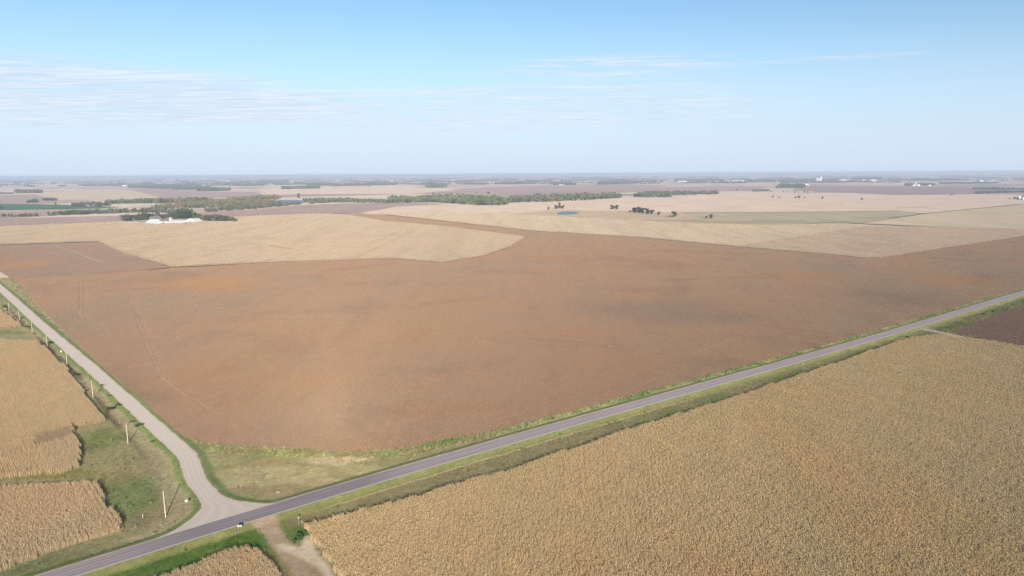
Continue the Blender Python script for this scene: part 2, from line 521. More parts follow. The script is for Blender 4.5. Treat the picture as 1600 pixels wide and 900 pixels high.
def strip_mesh(name, A, B, z, mat, across=1, uvw=1.0):
    n = len(A)
    V = []; Fc = []; UV = []
    mid = (A + B) / 2
    s = np.cumsum(np.r_[0, np.linalg.norm(np.diff(mid, axis=0), axis=1)])
    for i in range(n):
        for k in range(across + 1):
            f = k / across
            p = A[i] * (1 - f) + B[i] * f
            V.append((p[0], p[1], z)); UV.append((s[i], f * uvw))
    for i in range(n - 1):
        for k in range(across):
            a = i * (across + 1) + k
            Fc.append((a, a + 1, a + across + 2, a + across + 1))
    me = mesh(name, V, Fc, mat)
    uvl = me.uv_layers.new(name='UVMap')
    for lp in me.loops:
        uvl.data[lp.index].uv = UV[lp.vertex_index]
    if me.polygons[0].normal.z < 0:
        me.flip_normals()
    return me


def uvsep(t):
    u = t.n('ShaderNodeUVMap'); u.uv_map = 'UVMap'
    s = t.n('ShaderNodeSeparateXYZ'); t.l(u.outputs[0], s.inputs[0])
    return u.outputs[0], s.outputs[0], s.outputs[1]


# asphalt with purple quartzite stone, wheel paths and seal patches
M_asph, t, b = new_mat('quartzite_asphalt', 0.85, 0.25)
uv, u, v = uvsep(t)
P = t.pos()
c = t.mix(t.noise(P, 2.5, 4, 0.7), (0.222, 0.178, 0.176), (0.278, 0.225, 0.22))
longn = t.noise(t.mapv(uv, scale=(0.03, 1.6, 1)), 1.0, 4, 0.6)
c = t.mix(t.ss(longn, 0.42, 0.62, 0, 0.5), c, (0.16, 0.128, 0.138))
for cc in (1.15, 2.75, 4.75, 6.35):
    dd = t.m('ABSOLUTE', t.m('SUBTRACT', v, cc))
    c = t.mix(t.ss(dd, 0.1, 0.55, 0.42, 0.0), c, (0.125, 0.10, 0.108))
dd = t.m('ABSOLUTE', t.m('SUBTRACT', v, 3.75))
c = t.mix(t.ss(dd, 0.12, 0.3, 0.35, 0.0), c, (0.31, 0.255, 0.265))
dark = t.m('MULTIPLY', t.ss(t.m('ABSOLUTE', t.m('SUBTRACT', u, 440.0)), 25.0, 55.0, 1.0, 0.0), t.ss(t.noise(t.mapv(uv, scale=(0.05, 1.1, 1)), 1.0, 3), 0.35, 0.55, 0.35, 0.9))
c = t.mix(dark, c, (0.14, 0.122, 0.13))
t.l(c, b.inputs['Base Color'])

M_shldr, t, b = new_mat('gravel_shoulder')
P = t.pos()
c = t.mix(t.noise(P, 1.8, 5, 0.75), (0.29, 0.24, 0.205), (0.38, 0.32, 0.275))
t.l(c, b.inputs['Base Color'])

M_grav, t, b = new_mat('pale_gravel')
uv, u, v = uvsep(t)
P = t.pos()
c = t.mix(t.noise(P, 1.2, 6, 0.75), (0.315, 0.26, 0.22), (0.39, 0.33, 0.28))
c = t.mix(t.ss(t.noise(P, 0.06, 4, 0.6, 1.0), 0.4, 0.7, 0, 0.4), c, (0.355, 0.305, 0.27))
for cc in (0.27, 0.5, 0.73):
    dd = t.m('ABSOLUTE', t.m('ADD', t.m('SUBTRACT', v, cc), t.m('MULTIPLY', t.m('SUBTRACT', t.noise(uv, 0.05, 2), 0.5), 0.12)))
    c = t.mix(t.ss(dd, 0.01, 0.09, 0.28, 0.0), c, (0.43, 0.375, 0.33))
edge = t.m('ABSOLUTE', t.m('SUBTRACT', v, 0.5))
c = t.mix(t.ss(t.m('ADD', edge, t.m('MULTIPLY', t.noise(P, 0.5, 4), 0.1)), 0.46, 0.56, 0.0, 0.7), c, (0.40, 0.33, 0.26))
t.l(c, b.inputs['Base Color'])

us = np.linspace(-420, 900, 540)
A = np.array([hwy_pt(x, HW) for x in us]); B = np.array([hwy_pt(x, -HW) for x in us])
lay(link('highway', strip_mesh('highway', A, B, ND + 0.05, M_asph, 1, 7.5)), 'straight two-lane asphalt highway with a purple tint', kind='structure')
wob = (vnoise(us, us * 0, 4, 5) - 0.5) * 0.6
A2 = np.array([hwy_pt(x, HW + 0.55 + w_ * 0.6) for x, w_ in zip(us, wob)]); B2 = np.array([hwy_pt(x, -HW - 1.25 + w_) for x, w_ in zip(us, wob)])
lay(link('road_shoulder', strip_mesh('road_shoulder', A2, B2, ND + 0.02, M_shldr)), 'pale gravel shoulder along both edges of the highway', kind='structure')
lay(link('gravel_road', strip_mesh('gravel_road', GLd, GRd, ND + 0.035, M_grav, 4, 1.0)), 'pale gravel road flaring into the highway at the junction', kind='structure')

# field lane opposite the junction, and the short lane at the far right
laneL = GP([(392, 812), (404, 826), (420, 848), (440, 872), (462, 905), (490, 965)], ND * 0.5)
laneR = GP([(428, 806), (437, 822), (450, 838), (468, 858), (490, 878), (512, 905), (560, 965)], ND * 0.5)[:6]
laneL[0] = G(388, 814, ND); laneR[0] = G(432, 801, ND)
fieldlane = GP([(1440, 512, .7), (1462, 517), (1480, 521), (1512, 528), (1508, 531), (1478, 525), (1458, 520), (1432, 514, .7)])

# ------------------------------------------------------------------ verge: one terrain mesh with the road banks and mixed grasses
step = 1.0
gx = np.arange(-640, 660, step); gy = np.arange(105, 800, step)
XX, YY = np.meshgrid(gx, gy, indexing='ij')
Pg = np.c_[XX.ravel(), YY.ravel()]
dh = hwy_d(Pg)
near_c = np.array([G(300, 780)])
roadline = densify(cen, 2)
dg0 = seg_dist(Pg, roadline, closed=False)
keep = (np.abs(dh) < 42) | (dg0 < 62) | (np.hypot(Pg[:, 0] - near_c[0, 0] , Pg[:, 1] - near_c[0, 1]) < 85)
keep &= ~(inside(Pg, cornD) & (sdf(Pg, cornD) > 4)) & ~(inside(Pg, soy) & (sdf(Pg, soy) > 4)) & ~(inside(Pg, soy2) & (sdf(Pg, soy2) > 4))
keep = keep.reshape(XX.shape)


def sm(x, a, b):
    q = np.clip((x - a) / (b - a), 0, 1)
    return q * q * (3 - 2 * q)


def heights(P):
    d1 = np.abs(hwy_d(P)) - (HW + 1.3)
    dg = -sdf(P, gravel_poly) - 0.3
    d = np.minimum(d1, dg)
    h = ND * (1 - sm(d, 0.0, 3.2))
    # narrow dry ditch along the pole line
    dd = seg_dist(P, ditch, closed=False)
    h = h - 0.45 * (1 - sm(dd, 0.4, 2.0)) * (d > 2.5) * sm(P[:, 1], 255, 330) - 0.16 * (1 - sm(d, -1.2, 0.2))
    far = sm(d, 5, 12)
    return h + 0.02 + 0.10 + (vnoise(P[:, 0], P[:, 1], 9, 4) - 0.5) * 0.25 * far


ditch = GP([(0, 463), (8, 477), (14, 482), (26, 493), (38, 506), (46, 511), (54, 522), (70, 536), (84, 548), (96, 560), (110, 575), (124, 588), (140, 606), (158, 630), (176, 655), (196, 678), (216, 700), (234, 722), (250, 750)])

BL = [  # (px, py, radius x m, radius y m, colour, strength) patches of differing grass
    (146, 690, 12, 16, (0.155, 0.17, 0.075), .9), (178, 680, 10, 14, (0.165, 0.18, 0.065), .8),
    (200, 775, 13, 17, (0.15, 0.175, 0.07), .9), (175, 755, 9, 10, (0.17, 0.18, 0.06), .7), (215, 798, 8, 10, (0.15, 0.17, 0.07), .8),
    (60, 742, 30, 5, (0.20, 0.18, 0.06), .8), (10, 520, 12, 6, (0.16, 0.19, 0.07), .8), (40, 520, 10, 6, (0.16, 0.20, 0.08), .8),
    (245, 655 + 30, 4, 12, (0.25, 0.2, 0.11), .5), (215, 730, 8, 16, (0.23, 0.185, 0.10), .6),
    (270, 800, 10, 8, (0.24, 0.20, 0.09), .6), (240, 810, 9, 7, (0.21, 0.17, 0.10), .6),
    (515, 722, 13, 4, (0.42, 0.34, 0.215), .8), (555, 719, 8, 3, (0.44, 0.355, 0.225), .8), (495, 716, 8, 3.5, (0.36, 0.31, 0.18), .6),
    (440, 712, 14, 5, (0.24, 0.235, 0.10), .8), (470, 740, 10, 6, (0.38, 0.31, 0.165), .7), (400, 745, 18, 10, (0.36, 0.30, 0.17), .8), (560, 735, 22, 5, (0.34, 0.29, 0.16), .6), (490, 752, 14, 4, (0.36, 0.29, 0.17), .6),
    (445, 768, 9, 3.5, (0.29, 0.20, 0.12), .7), (350, 720, 12, 8, (0.27, 0.24, 0.12), .7), (320, 702, 10, 5, (0.24, 0.235, 0.11), .8), (345, 698, 12, 3, (0.24, 0.23, 0.12), .7),
    (380, 765, 6, 4, (0.24, 0.18, 0.11), .6), (600, 712, 9, 5, (0.25, 0.25, 0.11), .7), (420, 722, 7, 3.5, (0.38, 0.25, 0.13), .5),
    (650, 694, 8, 5, (0.16, 0.22, 0.08), .9), (600, 702, 9, 4, (0.19, 0.26, 0.09), .9), (690, 690, 8, 4, (0.14, 0.20, 0.07), .9), (540, 706, 5, 2, (0.17, 0.22, 0.08), .8),
    (330, 850, 26, 5, (0.09, 0.165, 0.03), .95), (250, 880, 22, 7, (0.09, 0.165, 0.03), .95), (375, 835, 11, 8, (0.10, 0.175, 0.03), .95), (180, 895, 22, 6, (0.10, 0.165, 0.04), .9),
    (455, 832, 6, 7, (0.11, 0.185, 0.045), .95), (438, 822, 4, 5, (0.14, 0.20, 0.05), .9), (418, 868, 3, 9, (0.16, 0.18, 0.06), .9),
    (480, 818, 8, 5, (0.24, 0.18, 0.11), .7), (20, 885, 30, 7, (0.15, 0.16, 0.07), .8), (120, 862, 30, 5, (0.19, 0.18, 0.09), .7),
    (310, 792, 3, 5, (0.18, 0.21, 0.06), .9), (470, 838, 3, 3, (0.07, 0.12, 0.03), .9),
]
BLg = [(G(p[0], p[1]), p[2], p[3], np.array(p[4]), p[5]) for p in BL]


def verge_col(P):
    x, y = P[:, 0], P[:, 1]
    d = hwy_d(P)
    w1 = (vnoise(x, y, 7, 21) - 0.5) * 1.6 + (vnoise(x, y, 2.2, 22) - 0.5) * 1.2
    e = np.abs(d) - HW - 1.0 + w1 * 0.4
    sg = -sdf(P, gravel_poly)
    n1 = fnoise(x, y, 22, 31)[:, None]; n2 = fnoise(x, y, 6, 41)[:, None]; n3 = vnoise(x, y, 1.3, 51)[:, None]
    C = lambda *c: np.array(c)[None, :]
    base = C(0.265, 0.215, 0.115) * (1 - n1) + C(0.20, 0.19, 0.085) * n1
    base = base * (1 - 0.35 * n2) + C(0.34, 0.28, 0.165) * 0.35 * n2

    def lay_(c, m):
        nonlocal base
        m = np.clip(m, 0, 1)[:, None]
        base = base * (1 - m) + np.asarray(c) * m
    # patches
    for (g, rx, ry, c, s) in BLg:
        q = ((x - g[0] + w1 * 1.5) / rx) ** 2 + ((y - g[1] + w1 * 1.5) / ry) ** 2
        lay_(C(*c) * (0.75 + 0.5 * n2), s * (1 - sm(q, 0.35, 1.5)))
    # highway, south side: mown yellow-green strip, pale line, olive rough
    south = d < 0
    lay_(C(0.25, 0.215, 0.125) * (0.8 + 0.4 * n2), south * sm(e, 4.0, 5.5) * sm(x, -75, -50) * 0.8)
    lay_(C(0.155, 0.185, 0.07) * (0.8 + 0.4 * n2), south * sm(e, 6, 9) * sm(x, 30, 90) * sm(fnoise(x, y, 30, 77), 0.35, 0.6) * 0.9)
    lay_(C(0.45, 0.34, 0.22), south * sm(e, 4.0, 4.5) * (1 - sm(e, 5.0, 5.8)) * sm(x, -75, -60) * (1 - sm(x, 60, 130)) * 0.95)
    lay_(C(0.235, 0.24, 0.095) * (0.85 + 0.3 * n2), south * (1 - sm(e, 3.8, 4.6)))
    # highway, north side
    north = d > 0
    lay_(C(0.31, 0.30, 0.15) * (0.7 + 0.6 * n2), north * sm(e, 2.0, 4.0) * sm(x, -20, 30) * 0.85)
    lay_(C(0.17, 0.23, 0.085) * (0.7 + 0.6 * n2), north * sm(e, 2.0, 4.0) * sm(x, -20, 30) * sm(fnoise(x, y, 16, 71), 0.42, 0.6))
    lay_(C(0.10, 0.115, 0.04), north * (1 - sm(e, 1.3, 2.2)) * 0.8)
    # gravel road: green line close to the edge on both sides
    q = P - cen[2]
    east = (q[:, 0] * GRID_DIR[1] - q[:, 1] * GRID_DIR[0]) > 0
    lay_(C(0.30, 0.25, 0.15) * (0.85 + 0.3 * n2), (sg > 0) * (~east) * (1 - sm(sg, 7, 12)) * (e > 3) * 0.75)
    lay_(C(0.31, 0.265, 0.17) * (0.8 + 0.4 * n2), (sg > 0) * east * (1 - sm(sg, 10, 15)) * (e > 3) * (x < -140) * 0.85)
    lay_(C(0.15, 0.185, 0.075) * (0.8 + 0.4 * n2), (sg > 0) * east * (1 - sm(sg + w1 * 0.6, 3.0, 4.6)) * (e > 0.5))
    lay_(C(0.15, 0.19, 0.065) * (0.8 + 0.4 * n2), (sg > 0) * (~east) * (1 - sm(sg + w1 * 0.8, 1.8, 3.2)) * (e > 0.5))
    lay_(C(0.15, 0.155, 0.06), (sg > 0) * (1 - sm(sg + w1 * 0.3, 0.3, 0.9)) * 0.7)
    # ditch
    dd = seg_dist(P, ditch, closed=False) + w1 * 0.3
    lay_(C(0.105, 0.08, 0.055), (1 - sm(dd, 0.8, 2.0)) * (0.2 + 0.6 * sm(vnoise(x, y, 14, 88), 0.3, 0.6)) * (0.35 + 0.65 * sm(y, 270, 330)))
    # bare earth of the lane
    lp = np.vstack([laneL, laneR[::-1]])
    sl = sdf(P, lp) + w1 * 0.8
    lay_(C(0.40, 0.29, 0.215) * (0.85 + 0.3 * n2), sm(sl, -0.6, 0.8))
    lay_(C(0.30, 0.20, 0.12) * (0.8 + 0.4 * n2), sm(sl, -0.6, 0.8) * sm(-(y - G(450, 862)[1]), 0, 5) * sm(n2[:, 0], 0.3, 0.6) * 0.9)
    sp = sdf(P, sand) + w1 * 0.8
    lay_(C(0.56, 0.45, 0.36) * (0.9 + 0.2 * n2), sm(sp, -0.5, 0.7) * 0.95)
    sp = sdf(P, sand2) + w1 * 0.5
    lay_(C(0.50, 0.40, 0.33), sm(sp, -0.5, 0.7) * 0.9)
    lay_(base * np.array([[0.88, 0.87, 0.80]]), south * (e > 0.8) * sm(e, 0.8, 1.4))
    return np.clip(base * (0.86 + 0.28 * n3) * np.array([[0.95, 0.95, 0.92]]), 0.01, 0.9)


sand = GP([(432, 850), (452, 851), (470, 858), (474, 840), (484, 838), (492, 858), (508, 878), (526, 905), (535, 925), (522, 925), (508, 900), (496, 885), (478, 878), (460, 868), (440, 862)])
sand2 = GP([(400, 856), (406, 856), (416, 870), (432, 893), (450, 925), (440, 925), (424, 900), (412, 880)])

idx = -np.ones(XX.shape, int)
quad = keep[:-1, :-1] & keep[1:, :-1] & keep[:-1, 1:] & keep[1:, 1:]
use = np.zeros_like(keep)
use[:-1, :-1] |= quad; use[1:, :-1] |= quad; use[:-1, 1:] |= quad; use[1:, 1:] |= quad
idx[use] = np.arange(use.sum())
Pv = np.c_[XX[use], YY[use]]
Hv = heights(Pv)
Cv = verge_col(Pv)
qi, qj = np.nonzero(quad)
faces = np.c_[idx[qi, qj], idx[qi + 1, qj], idx[qi + 1, qj + 1], idx[qi, qj + 1]]


def np_mesh(name, V, Fq):
    me = bpy.data.meshes.new(name)
    k = Fq.shape[1]
    me.vertices.add(len(V)); me.vertices.foreach_set('co', np.ascontiguousarray(V, np.float32).ravel())
    me.loops.add(Fq.size); me.loops.foreach_set('vertex_index', Fq.ravel().astype(np.int32))
    me.polygons.add(len(Fq)); me.polygons.foreach_set('loop_start', np.arange(0, Fq.size, k, dtype=np.int32))
    me.update(calc_edges=True)
    me.validate()
    return me


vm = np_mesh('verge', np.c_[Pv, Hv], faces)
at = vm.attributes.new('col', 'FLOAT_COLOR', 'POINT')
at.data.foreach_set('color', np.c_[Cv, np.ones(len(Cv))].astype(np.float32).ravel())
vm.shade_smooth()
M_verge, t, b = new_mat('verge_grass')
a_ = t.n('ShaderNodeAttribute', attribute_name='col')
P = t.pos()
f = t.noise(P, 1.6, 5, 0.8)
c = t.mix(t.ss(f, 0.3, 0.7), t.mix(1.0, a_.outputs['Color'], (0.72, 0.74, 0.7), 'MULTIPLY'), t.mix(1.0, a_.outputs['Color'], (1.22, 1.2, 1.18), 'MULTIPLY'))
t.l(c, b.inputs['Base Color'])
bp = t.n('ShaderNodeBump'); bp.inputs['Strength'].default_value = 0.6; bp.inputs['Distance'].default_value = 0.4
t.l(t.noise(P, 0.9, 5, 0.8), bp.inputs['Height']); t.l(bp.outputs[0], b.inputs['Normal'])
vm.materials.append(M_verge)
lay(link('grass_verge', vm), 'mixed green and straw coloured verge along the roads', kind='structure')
sheet('field_lane', fieldlane, 0.45, plain_mat('lane_dirt', (0.25, 0.205, 0.155), .95, .1, var=.2, scale=.6), 'short pale dirt lane leaving the highway between corn and soybeans')


# ------------------------------------------------------------------ scattering (stuff): crops, grass, far woods
def veg_mat(name, source, noise_cols, s=0.01, extra=None, trans=0.0):
    """base colour = colour given per plant or per tree, times the leaf's own tone, mixed with patches over the field"""
    m = bpy.data.materials.new(name); m.use_nodes = True
    t = NT(m.node_tree)
    out = t.n('ShaderNodeOutputMaterial'); d = t.n('ShaderNodeBsdfDiffuse')
    if source == 'object':
        base = t.n('ShaderNodeObjectInfo').outputs['Color']
    else:
        a = t.n('ShaderNodeAttribute', attribute_name='col', attribute_type='INSTANCER'); base = a.outputs['Color']
    tone = t.n('ShaderNodeAttribute', attribute_name='tone').outputs['Fac']
    P = t.pos()
    for i, (cmul, lo, hi, sc_, amt, *ys) in enumerate(noise_cols):
        nz = t.noise(t.mapv(P, rot=GRID_ANG, scale=(1.0, ys[0] if ys else 0.35, 0.0), loc=(i * 313.0, i * 71.0, 0)), sc_, 4, 0.6, 0.8)
        base = t.mix(t.ss(nz, lo, hi, 0.0, amt), base, t.mix(1.0, base, cmul, 'MULTIPLY'))
    base = t.mix(1.0, base, t.n('ShaderNodeCombineColor').outputs[0], 'MULTIPLY') if False else base
    vm_ = t.n('ShaderNodeVectorMath', operation='SCALE')
    t.l(base, vm_.inputs[0]); t.l(tone, vm_.inputs['Scale'])
    t.l(vm_.outputs[0], d.inputs[0]); d.inputs['Roughness'].default_value = 0.6
    t.l(d.outputs[0], out.inputs[0])
    return m


class Quads:
    def __init__(self): self.V = []; self.F = []; self.T = []

    def ribbon(self, pts, wid, tone, up=None):
        """bent leaf: a strip of quads along pts"""
        n = len(pts); b0 = len(self.V)
        for i, p in enumerate(pts):
            a = pts[max(i - 1, 0)]; c = pts[min(i + 1, n - 1)]
            tx, ty = c[0] - a[0], c[1] - a[1]
            L = math.hypot(tx, ty) or 1.0
            w_ = wid * (1 - 0.75 * i / (n - 1)) * 0.5
            sx, sy = -ty / L * w_, tx / L * w_
            if up: sx, sy = up[0] * w_, up[1] * w_
            self.V += [(p[0] + sx, p[1] + sy, p[2]), (p[0] - sx, p[1] - sy, p[2])]
            self.T += [tone, tone]
        for i in range(n - 1):
            k = b0 + 2 * i
            self.F.append((k, k + 1, k + 3, k + 2))

    def leafquad(self, c, size, tone, rnd):
        a = Vector((rnd.gauss(0, 1), rnd.gauss(0, 1), rnd.gauss(0, 0.7))).normalized()
        b_ = a.cross(Vector((rnd.gauss(0, 1), rnd.gauss(0, 1), rnd.gauss(0, 1)))).normalized()
        a *= size * rnd.uniform(.7, 1.2) * 0.5; b_ *= size * rnd.uniform(.45, .9) * 0.5
        k = len(self.V); c = Vector(c)
        self.V += [tuple(c - a - b_), tuple(c + a - b_ * 0.6), tuple(c + a * 0.8 + b_), tuple(c - a * 0.9 + b_ * 0.8)]
        self.T += [tone] * 4
        self.F.append((k, k + 1, k + 2, k + 3))

    def build(self, name, mat):
        me = np_mesh(name, np.array(self.V), np.array(self.F))
        at = me.attributes.new('tone', 'FLOAT', 'POINT')
        at.data.foreach_set('value', np.array(self.T, np.float32))
        me.materials.append(mat)
        return me


def proto_collection(name, meshes):
    c = bpy.data.collections.new(name)               # not linked: only the scatter reads it
    for i, me in enumerate(meshes):
        c.objects.link(bpy.data.objects.new('%s_%02d' % (name, i), me))
    return c


def scatter(name, coll, pts, rot, scl, pick, colr, label, cat=None, kind='stuff', group=None):
    n = len(pts)
    me = bpy.data.meshes.new(name)
    me.vertices.add(n)
    me.vertices.foreach_set('co', np.ascontiguousarray(pts, np.float32).ravel())
    for nm, ty, key, arr in (('rot', 'FLOAT', 'value', rot), ('pick', 'INT', 'value', pick)):
        a = me.attributes.new(nm, ty, 'POINT')
        a.data.foreach_set(key, np.ascontiguousarray(arr, np.int32 if ty == 'INT' else np.float32))
    a = me.attributes.new('scl', 'FLOAT_VECTOR', 'POINT'); a.data.foreach_set('vector', np.ascontiguousarray(scl, np.float32).ravel())
    a = me.attributes.new('col', 'FLOAT_COLOR', 'POINT')
    a.data.foreach_set('color', np.c_[colr, np.ones(n)].astype(np.float32).ravel())
    o = link(name, me)
    ng = bpy.data.node_groups.new(name, 'GeometryNodeTree')
    ng.interface.new_socket('Geometry', in_out='INPUT', socket_type='NodeSocketGeometry')
    ng.interface.new_socket('Geometry', in_out='OUTPUT', socket_type='NodeSocketGeometry')
    N = ng.nodes; Lk = ng.links
    gi = N.new('NodeGroupInput'); go = N.new('NodeGroupOutput')
    iop = N.new('GeometryNodeInstanceOnPoints')
    ci = N.new('GeometryNodeCollectionInfo'); ci.inputs['Collection'].default_value = coll
    ci.inputs['Separate Children'].default_value = True; ci.inputs['Reset Children'].default_value = True

    def na(nm, dt):
        q = N.new('GeometryNodeInputNamedAttribute'); q.data_type = dt; q.inputs[0].default_value = nm
        return q.outputs[0]
    cx = N.new('ShaderNodeCombineXYZ')
    Lk.new(na('rot', 'FLOAT'), cx.inputs[2])
    e2r = N.new('FunctionNodeEulerToRotation'); Lk.new(cx.outputs[0], e2r.inputs[0])
    mp = N.new('GeometryNodeMeshToPoints')
    Lk.new(gi.outputs[0], mp.inputs[0]); Lk.new(mp.outputs[0], iop.inputs['Points'])
    Lk.new(ci.outputs[0], iop.inputs['Instance']); iop.inputs['Pick Instance'].default_value = True
    Lk.new(na('pick', 'INT'), iop.inputs['Instance Index'])
    Lk.new(e2r.outputs[0], iop.inputs['Rotation']); Lk.new(na('scl', 'FLOAT_VECTOR'), iop.inputs['Scale'])
    Lk.new(iop.outputs[0], go.inputs[0])
    md = o.modifiers.new('scatter', 'NODES'); md.node_group = ng
    return lay(o, label, cat, kind, group)


ROW = 0.76


def corn_tile(w_, d_, seed, mat, far=False, thin=False):
    r = random.Random(seed); q = Quads()
    nr = int(round(w_ / ROW))
    sp = 0.34 if far else 0.27
    for i in range(nr):
        x0 = -w_ / 2 + ROW * (i + 0.5)
        y = -d_ / 2 + sp * r.random()
        while y < d_ / 2:
            if r.random() < 0.93:
                x = x0 + r.gauss(0, 0.04 if thin else 0.11)
                h = r.gauss(2.2, 0.12 if far else 0.17)
                lean = (r.gauss(0, 0.10), r.gauss(0, 0.10))
                tn = r.gauss(1.0, 0.08 if far else 0.12)
                a = r.random() * 3.14
                # stalk and tassel
                q.ribbon([(x, y, 0), (x + lean[0], y + lean[1], h)], 0.09 if far else 0.06, tn * 0.95, (math.cos(a), math.sin(a)))
                q.ribbon([(x + lean[0], y + lean[1], h - 0.1), (x + lean[0] * 1.4, y + lean[1] * 1.4, h + 0.25)], 0.14, tn * 0.8, (math.sin(a), math.cos(a)))
                nl = 5 if far else 11
                for k in range(nl):
                    z = h * (0.30 + 0.66 * k / (nl - 1))
                    aa = a + math.pi * k + r.gauss(0, 0.55)
                    L = r.uniform(0.35, 0.62) * (0.32 if thin else 1.0); ca, sa = math.cos(aa), math.sin(aa)
                    fx, fy = x + lean[0] * z / h, y + lean[1] * z / h
                    wd = 0.17 if far else 0.09
                    q.ribbon([(fx, fy, z), (fx + ca * L * .55, fy + sa * L * .55, z + r.uniform(.05, .25)),
                              (fx + ca * L, fy + sa * L, z - r.uniform(.05, .5))], wd * r.uniform(.8, 1.2), tn * r.gauss(1.0, 0.14))
            y += sp * r.uniform(.8, 1.25)
    return q.build('corn_tile', mat)


def soy_tile(w_, d_, seed, mat):
    r = random.Random(seed); q = Quads()
    nr = int(round(w_ / ROW))
    for i in range(nr):
        x0 = -w_ / 2 + ROW * (i + 0.5)
        n = int(d_ / 0.22)
        for j in range(n):
            y = -d_ / 2 + d_ * (j + r.random()) / n
            tn = r.gauss(1.0, 0.07); h = r.gauss(0.62, 0.07)
            for k in range(7):
                z = h * r.uniform(0.15, 1.0)
                q.leafquad((x0 + r.gauss(0, 0.17), y + r.gauss(0, 0.12), z), 0.26, tn * r.gauss(1, 0.08), r)
            q.ribbon([(x0 + r.gauss(0, .08), y, 0), (x0 + r.gauss(0, .12), y + r.gauss(0, .05), h + 0.12)], 0.05, tn * 1.1, (1, 0))
    return q.build('soy_tile', mat)


BIG, MIDT, SML = ROW * 12, ROW * 6, ROW * 2


def tile_points(poly, holes=(), tracks=(), twid=0.8, ang=None):
    ang = -GRID_ANG if ang is None else ang
    ca, sa = math.cos(ang), math.sin(ang)
    Rm = np.array([[ca, -sa], [sa, ca]])
    loc = poly @ Rm                                   # into the field's own axes
    hl = [h @ Rm for h in holes]; tk = [k @ Rm for k in tracks]

    def sd_(P):
        d = sdf(P, loc)
        for h in hl: d = np.minimum(d, -sdf(P, h))
        for k in tk: d = np.minimum(d, seg_dist(P, k, closed=False) - twid)
        return d
    lo = loc.min(0); hi = loc.max(0)
    xs = np.arange(lo[0], hi[0] + BIG, BIG); ys = np.arange(lo[1], hi[1] + BIG, BIG)
    P = np.array(np.meshgrid(xs, ys)).reshape(2, -1).T
    out = []
    for lvl, (size, nxt, div) in enumerate(((BIG, MIDT, 2), (MIDT, SML, 3), (SML, None, 1))):
        d = sd_(P) if len(P) else np.zeros(0)
        rad = size * 0.7072
        if nxt is None:
            out.append((lvl, P[d > 0])); break
        out.append((lvl, P[d > rad]))
        Pm = P[(np.abs(d) <= rad)]
        offs = (np.arange(div) - (div - 1) / 2) * nxt
        O = np.array(np.meshgrid(offs, offs)).reshape(2, -1).T
        P = (Pm[:, None, :] + O[None]).reshape(-1, 2)
    pts = np.vstack([p for _, p in out]); lv = np.concatenate([np.full(len(p), l) for l, p in out])
    return pts @ Rm.T, lv


def crop(name, coll, nvar, poly, colour, label, ang=None, holes=(), tracks=(), twid=0.8, z=0.02, hj=0.06, hs=1.0, cfun=None):
    ang = -GRID_ANG if ang is None else ang
    pts, lv = tile_points(poly, holes, tracks, twid, ang)
    n = len(pts)
    pick = lv * nvar + rng.integers(0, nvar, n)
    # tile frame: local x across the rows
    rot = -(-ang) + np.where(rng.random(n) < .5, 0, math.pi)
    s = np.ones((n, 3)); s[:, 2] = hs * (1 + rng.normal(0, hj, n) * 0.5 + (vnoise(pts[:, 0], pts[:, 1], 25, 8) - .5) * 0.18)
    c = np.tile(np.array(colour), (n, 1))
    if cfun is not None: c = cfun(pts, c)
    print(name, n)
    return scatter(name, coll, np.c_[pts, np.full(n, z)], rot, s, pick, c, label)


M_corn = veg_mat('dry_corn_leaf', 'inst', [((1.08, 0.95, 0.86), 0.45, 0.7, 0.02, 0.6), ((0.90, 0.95, 0.90), 0.45, 0.7, 0.012, 0.7), ((0.86, 0.98, 0.80), 0.62, 0.76, 0.05, 0.6), ((1.12, 1.08, 1.0), 0.5, 0.7, 0.11, 0.6)])
M_cornfar = veg_mat('dry_corn_leaf_far', 'inst', [((1.03, 1.05, 0.94), 0.45, 0.65, 0.006, 0.6), ((0.86, 0.86, 0.88), 0.48, 0.66, 0.02, 0.5), ((0.88, 0.87, 0.84), 0.46, 0.60, 0.03, 0.5, 0.05)])
M_soy = veg_mat('ripe_soybean', 'inst', [((1.06, 0.98, 0.86), 0.50, 0.70, 0.009, 0.6, 1.0), ((0.84, 0.98, 1.12), 0.50, 0.72, 0.007, 0.7), ((1.04, 0.95, 0.90), 0.5, 0.7, 0.02, 0.4), ((0.86, 0.88, 0.92), 0.50, 0.68, 0.06, 0.4), ((0.84, 0.86, 0.88), 0.52, 0.68, 0.009, 0.7, 1.0), ((0.92, 0.91, 0.90), 0.50, 0.62, 0.05, 0.3, 0.08)])

NV = 4
C_thin = proto_collection('thin_corn_tile', [corn_tile(s_, s_, 500 + 10 * i + k, M_corn, thin=True) for i, s_ in enumerate((BIG, MIDT, SML)) for k in range(NV)])
C_corn = proto_collection('corn_tile', [corn_tile(s_, s_, 10 * i + k, M_corn) for i, s_ in enumerate((BIG, MIDT, SML)) for k in range(NV)])
C_cornfar = proto_collection('far_corn_tile', [corn_tile(s_, s_, 100 + 10 * i + k, M_cornfar, True) for i, s_ in enumerate((BIG, MIDT, SML)) for k in range(NV)])
C_soy = proto_collection('soy_tile', [soy_tile(s_, s_, 200 + 10 * i + k, M_soy) for i, s_ in enumerate((BIG, MIDT, SML)) for k in range(NV)])

